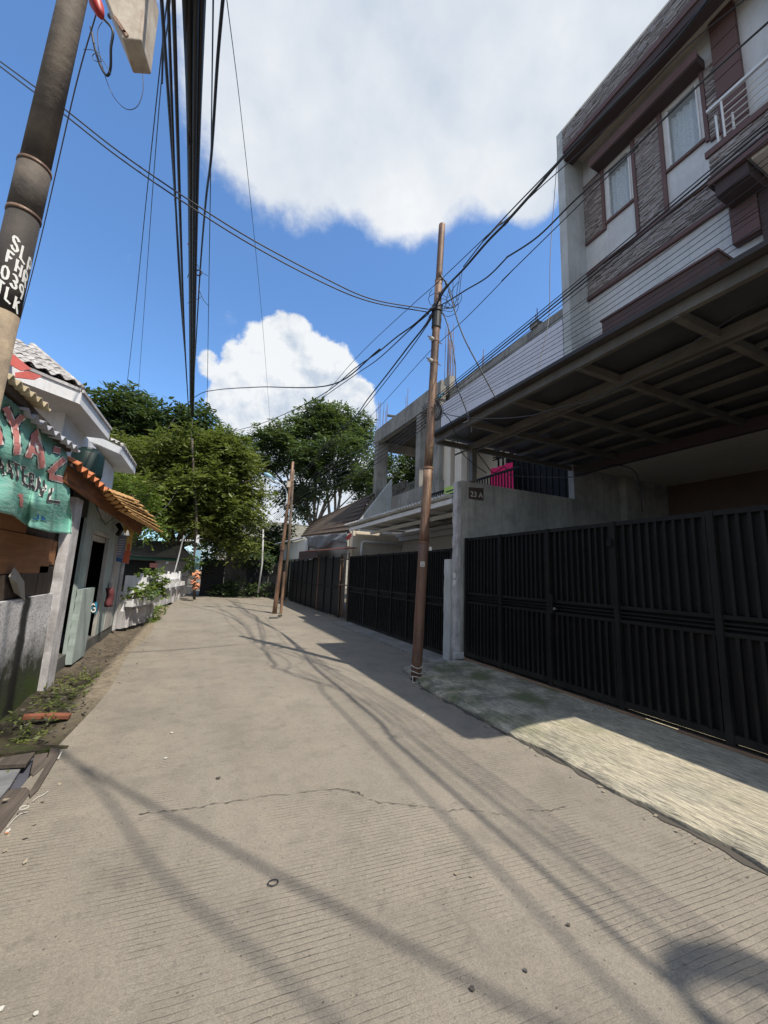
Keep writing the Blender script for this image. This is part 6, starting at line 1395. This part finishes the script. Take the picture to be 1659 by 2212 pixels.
# weeds and debris on the left verge
cl = []
for k in range(170):
    y = random.uniform(3.9, 7.6) if k < 120 else random.uniform(12, 17); x = random.uniform(-1.66, -1.12) if y < 12 else random.uniform(-1.2, -.88); cl.append((x, y, -0.05, random.uniform(-.3, .3), random.uniform(-.3, .3), 1))
tag(leaves('verge_weeds', np.array(cl), 'leaf1', None, 6, 0.05, 0.022, 0.06, droop=0.1, seed=9), 'low mossy weeds along the left road edge', 'weeds', kind='stuff')
cl = [(random.uniform(-1.25, -.95), random.uniform(13.2, 17.8), 0.0, random.uniform(-.3, .3), random.uniform(-.3, .3), 1) for _ in range(160)]
tag(leaves('ditch_weeds', np.array(cl), 'leaf3', None, 6, 0.10, 0.04, 0.1, droop=0.1, seed=10), 'green weeds in the ditch below the far planter fence', 'weeds', kind='stuff')
rb = MB()
for k in range(420):
    y = random.uniform(2.6, 10.5); x = random.uniform(-1.6, -0.93); s_ = random.uniform(0.006, 0.022)
    c = np.array([x, y, -0.03+random.uniform(-.03, .02)]); a = random.uniform(0, 3)
    rb.beam(c, c+np.array([math.cos(a), math.sin(a), random.uniform(-.2, .2)])*s_*1.6, s_, s_*.7)
tag(rb.build('rubble_bits', 'rubble'), 'loose gravel and rubble scattered on the left verge', 'rubble', kind='stuff')
rb = MB()
for k in range(60):
    y = random.uniform(14, 18); x = -1.05+random.uniform(-.12, .14); s_ = random.uniform(0.03, 0.08); rb.beam((x, y, 0.03), (x+s_, y+random.uniform(-.05, .05), .05), s_, s_*.6)
tag(rb.build('stone_pile', 'tan'), 'pale stones heaped along the ditch by the far planter fence', 'stones', kind='stuff')
# bricks and pale stones near the lower left
for (x, y, a, m_, lab) in ((78, 1541, 0.2, 'brick', 'red brick lying on the mossy verge nearest the wall'), (128, 1540, -0.1, 'brick', 'red brick lying on the mossy verge nearest the road')):
    p = rz(x, y, 0.0); o = MB().beam((-.10, 0, .0), (.10, 0, .0), 0.08, 0.045).build('brick', m_, bevel=0.008, org=(0, 0, 0)); o.location = (p[0], p[1], -0.03); o.rotation_euler = (0, 0.1, a); tag(o, lab, 'brick' if m_ == 'brick' else 'rubble')
# drain boards
db = thing('drain_cover', (-1.0, 3.6, 0), 'broken plank cover over the roadside drain at the lower left', 'drain cover')
MB().box(-1.72, -0.95, 1.6, 4.25, -0.22, -0.17).build('drain_bottom', 'crack', db)
def dq(pts, z, th_, m_): MB().slab([rz(*dl(*p), z) for p in pts], (0, 0, -th_)).build('plank', m_, db, bevel=0.003)
dq([(735, 530), (870, 535), (850, 640), (560, 1120), (440, 1240), (420, 1180), (640, 830)], 0.012, 0.03, 'plank')
dq([(380, 1100), (450, 1160), (0, 1760), (-200, 1900), (-200, 1800)], 0.006, 0.03, 'plank')
dq([(130, 1140), (385, 1100), (0, 1560), (-300, 1900), (-300, 1600)], 0.0, 0.03, 'plank')
dq([(-150, 700), (510, 590), (380, 760), (-200, 790)], 0.03, 0.03, 'plank')
dq([(-150, 800), (340, 770), (150, 1080), (-200, 1500)], -0.01, 0.02, 'greytarp')
dq([(340, 760), (520, 650), (560, 690), (420, 960), (480, 1080), (120, 1130)], -0.05, 0.02, 'cableg')
dq([(500, 630), (700, 600), (640, 800), (480, 940), (440, 900)], 0.004, 0.02, 'plank')
dq([(-200, 480), (1000, 495), (980, 530), (-200, 640)], 0.004, 0.05, 'dirt')
# road litter
def litter(px, py, s_, m_, lab, cat='litter', z=0.0):
    p = rz(px, py, z); n = random.randint(5, 7); pts = [(p[0]+s_*math.cos(6.28*i/n+.3)*random.uniform(.5, 1), p[1]+s_*math.sin(6.28*i/n+.3)*random.uniform(.5, 1), z+0.004+random.uniform(0, s_*.08)) for i in range(n)]
    tag(MB().slab(pts, (0, 0, -.003)).build('litter', m_), lab, cat)
litter(371, 1583, 0.022, 'litter', 'white paper scrap on the road left of centre, farther one'); litter(358, 1638, 0.018, 'litter', 'white paper scrap on the road left of centre, nearer one')
litter(472, 1681, 0.022, 'crack', 'dark crushed scrap on the road above the crack'); litter(1135, 2097, 0.011, 'darkconc', 'dark pebble near the lower right of the road', 'pebble')
litter(1228, 1999, 0.012, 'crack', 'small black pebble on the right of the road', 'pebble'); 
litter(914, 1547, 0.014, 'litter', 'tiny white scrap on the road near the rusty pole'); litter(1020, 2137, 0.014, 'crack', 'dark chipped patch at the bottom of the road', 'pebble')
litter(12, 1728, 0.022, 'tan', 'pale yellow leaf on the drain planks', 'leaf', 0.02); litter(15, 1800, 0.012, 'orange', 'orange scrap beside the drain planks')
litter(985, 1888, 0.013, 'tan', 'greyish chip right of the road centre'); litter(1018, 1894, 0.010, 'tan', 'smaller chip right of the road centre', 'litter')
litter(18, 1795, .02, 'litter', 'cream scrap at the end of the drain planks')
litter(78, 2190, .01, 'litter', 'tiny pale straw near the lower left of the road'); litter(2, 2180, .014, 'litter', 'white scrap at the lower left corner of the road')
c = rz(590, 1908); o = MB().tube([(c[0]+.025*math.cos(a), c[1]+.02*math.sin(a), 0.004) for a in np.linspace(0, 6.2, 18)], 0.0028, 5).build('rubber_ring', 'cable'); tag(o, 'small dark rubber ring lying on the road', 'ring')
c = rz(52, 1746, .03); o = MB().tube([(c[0]+.022*math.cos(a), c[1]+.022*math.sin(a), 0.035) for a in np.linspace(0, 6.2, 18)], 0.003, 5).build('wire_ring', 'litter'); tag(o, 'white wire ring lying on the drain planks', 'ring')
o = MB().tube([rz(*dl(*p), 0.006) for p in [(470, 1310), (550, 1250), (640, 1210), (700, 1160)]], 0.0025, 5).build('string', 'litter'); tag(o, 'short white string beside the drain planks', 'string')
o = MB().tube([rz(*dl(*p), 0.006) for p in [(100, 1690), (200, 1570), (300, 1490), (400, 1460)]], 0.0025, 5).build('string', 'litter'); tag(o, 'longer white string along the nearest plank', 'string')
o = MB().tube([rz(*dl(*p), 0.012) for p in [(845, 690), (895, 590)]], 0.006, 6).build('stick', 'litter'); tag(o, 'white stick at the top of the drain planks', 'stick')
bits = MB(); 
for k in range(900):
    x = random.uniform(-.8, 3.0); y = random.uniform(1.0, 9)**1.0; s_ = random.uniform(0.0015, 0.0045); bits.beam((x, y, -.002), (x+s_*random.uniform(.5, 2), y+s_*random.uniform(-1, 1), -.001), s_, s_)
tag(bits.build('road_grit', 'tan'), 'fine pale grit strewn over the road', 'grit', kind='stuff')
# weeds and twigs by the gate foot
tw = MB()
for pts in ([(2325, 2800), (2345, 2780), (2360, 2795)], [(2370, 2800), (2380, 2780), (2400, 2800), (2410, 2805)], [(2300, 2785), (2330, 2793)]):
    tw.tube([rz(x/1.8228, y/1.8228, 0.12) for x, y in pts], 0.004, 4)
tag(tw.build('twigs', 'litter'), 'a few dry twigs at the foot of the near gate', 'twigs')
# pebbles and black rubber near street lamp
o = MB().tube([ry(*l5(*p), 15.0)*np.array([1, 1, 0])+np.array([0, -1.2, .03]) for p in [(200, 2080), (240, 2095), (275, 2095)]], 0.03, 6).build('black_scrap', 'cable'); tag(o, 'black rubber scrap on the road before the street lamp', 'litter')
o = MB().beam((2.62, 14.1, .04), (2.75, 14.1, .07), .09, .07).build('dark_stone', 'crack'); tag(o, 'dark stone on the road before the street lamp', 'stone')
S.render.resolution_x = 768; S.render.resolution_y = 1024
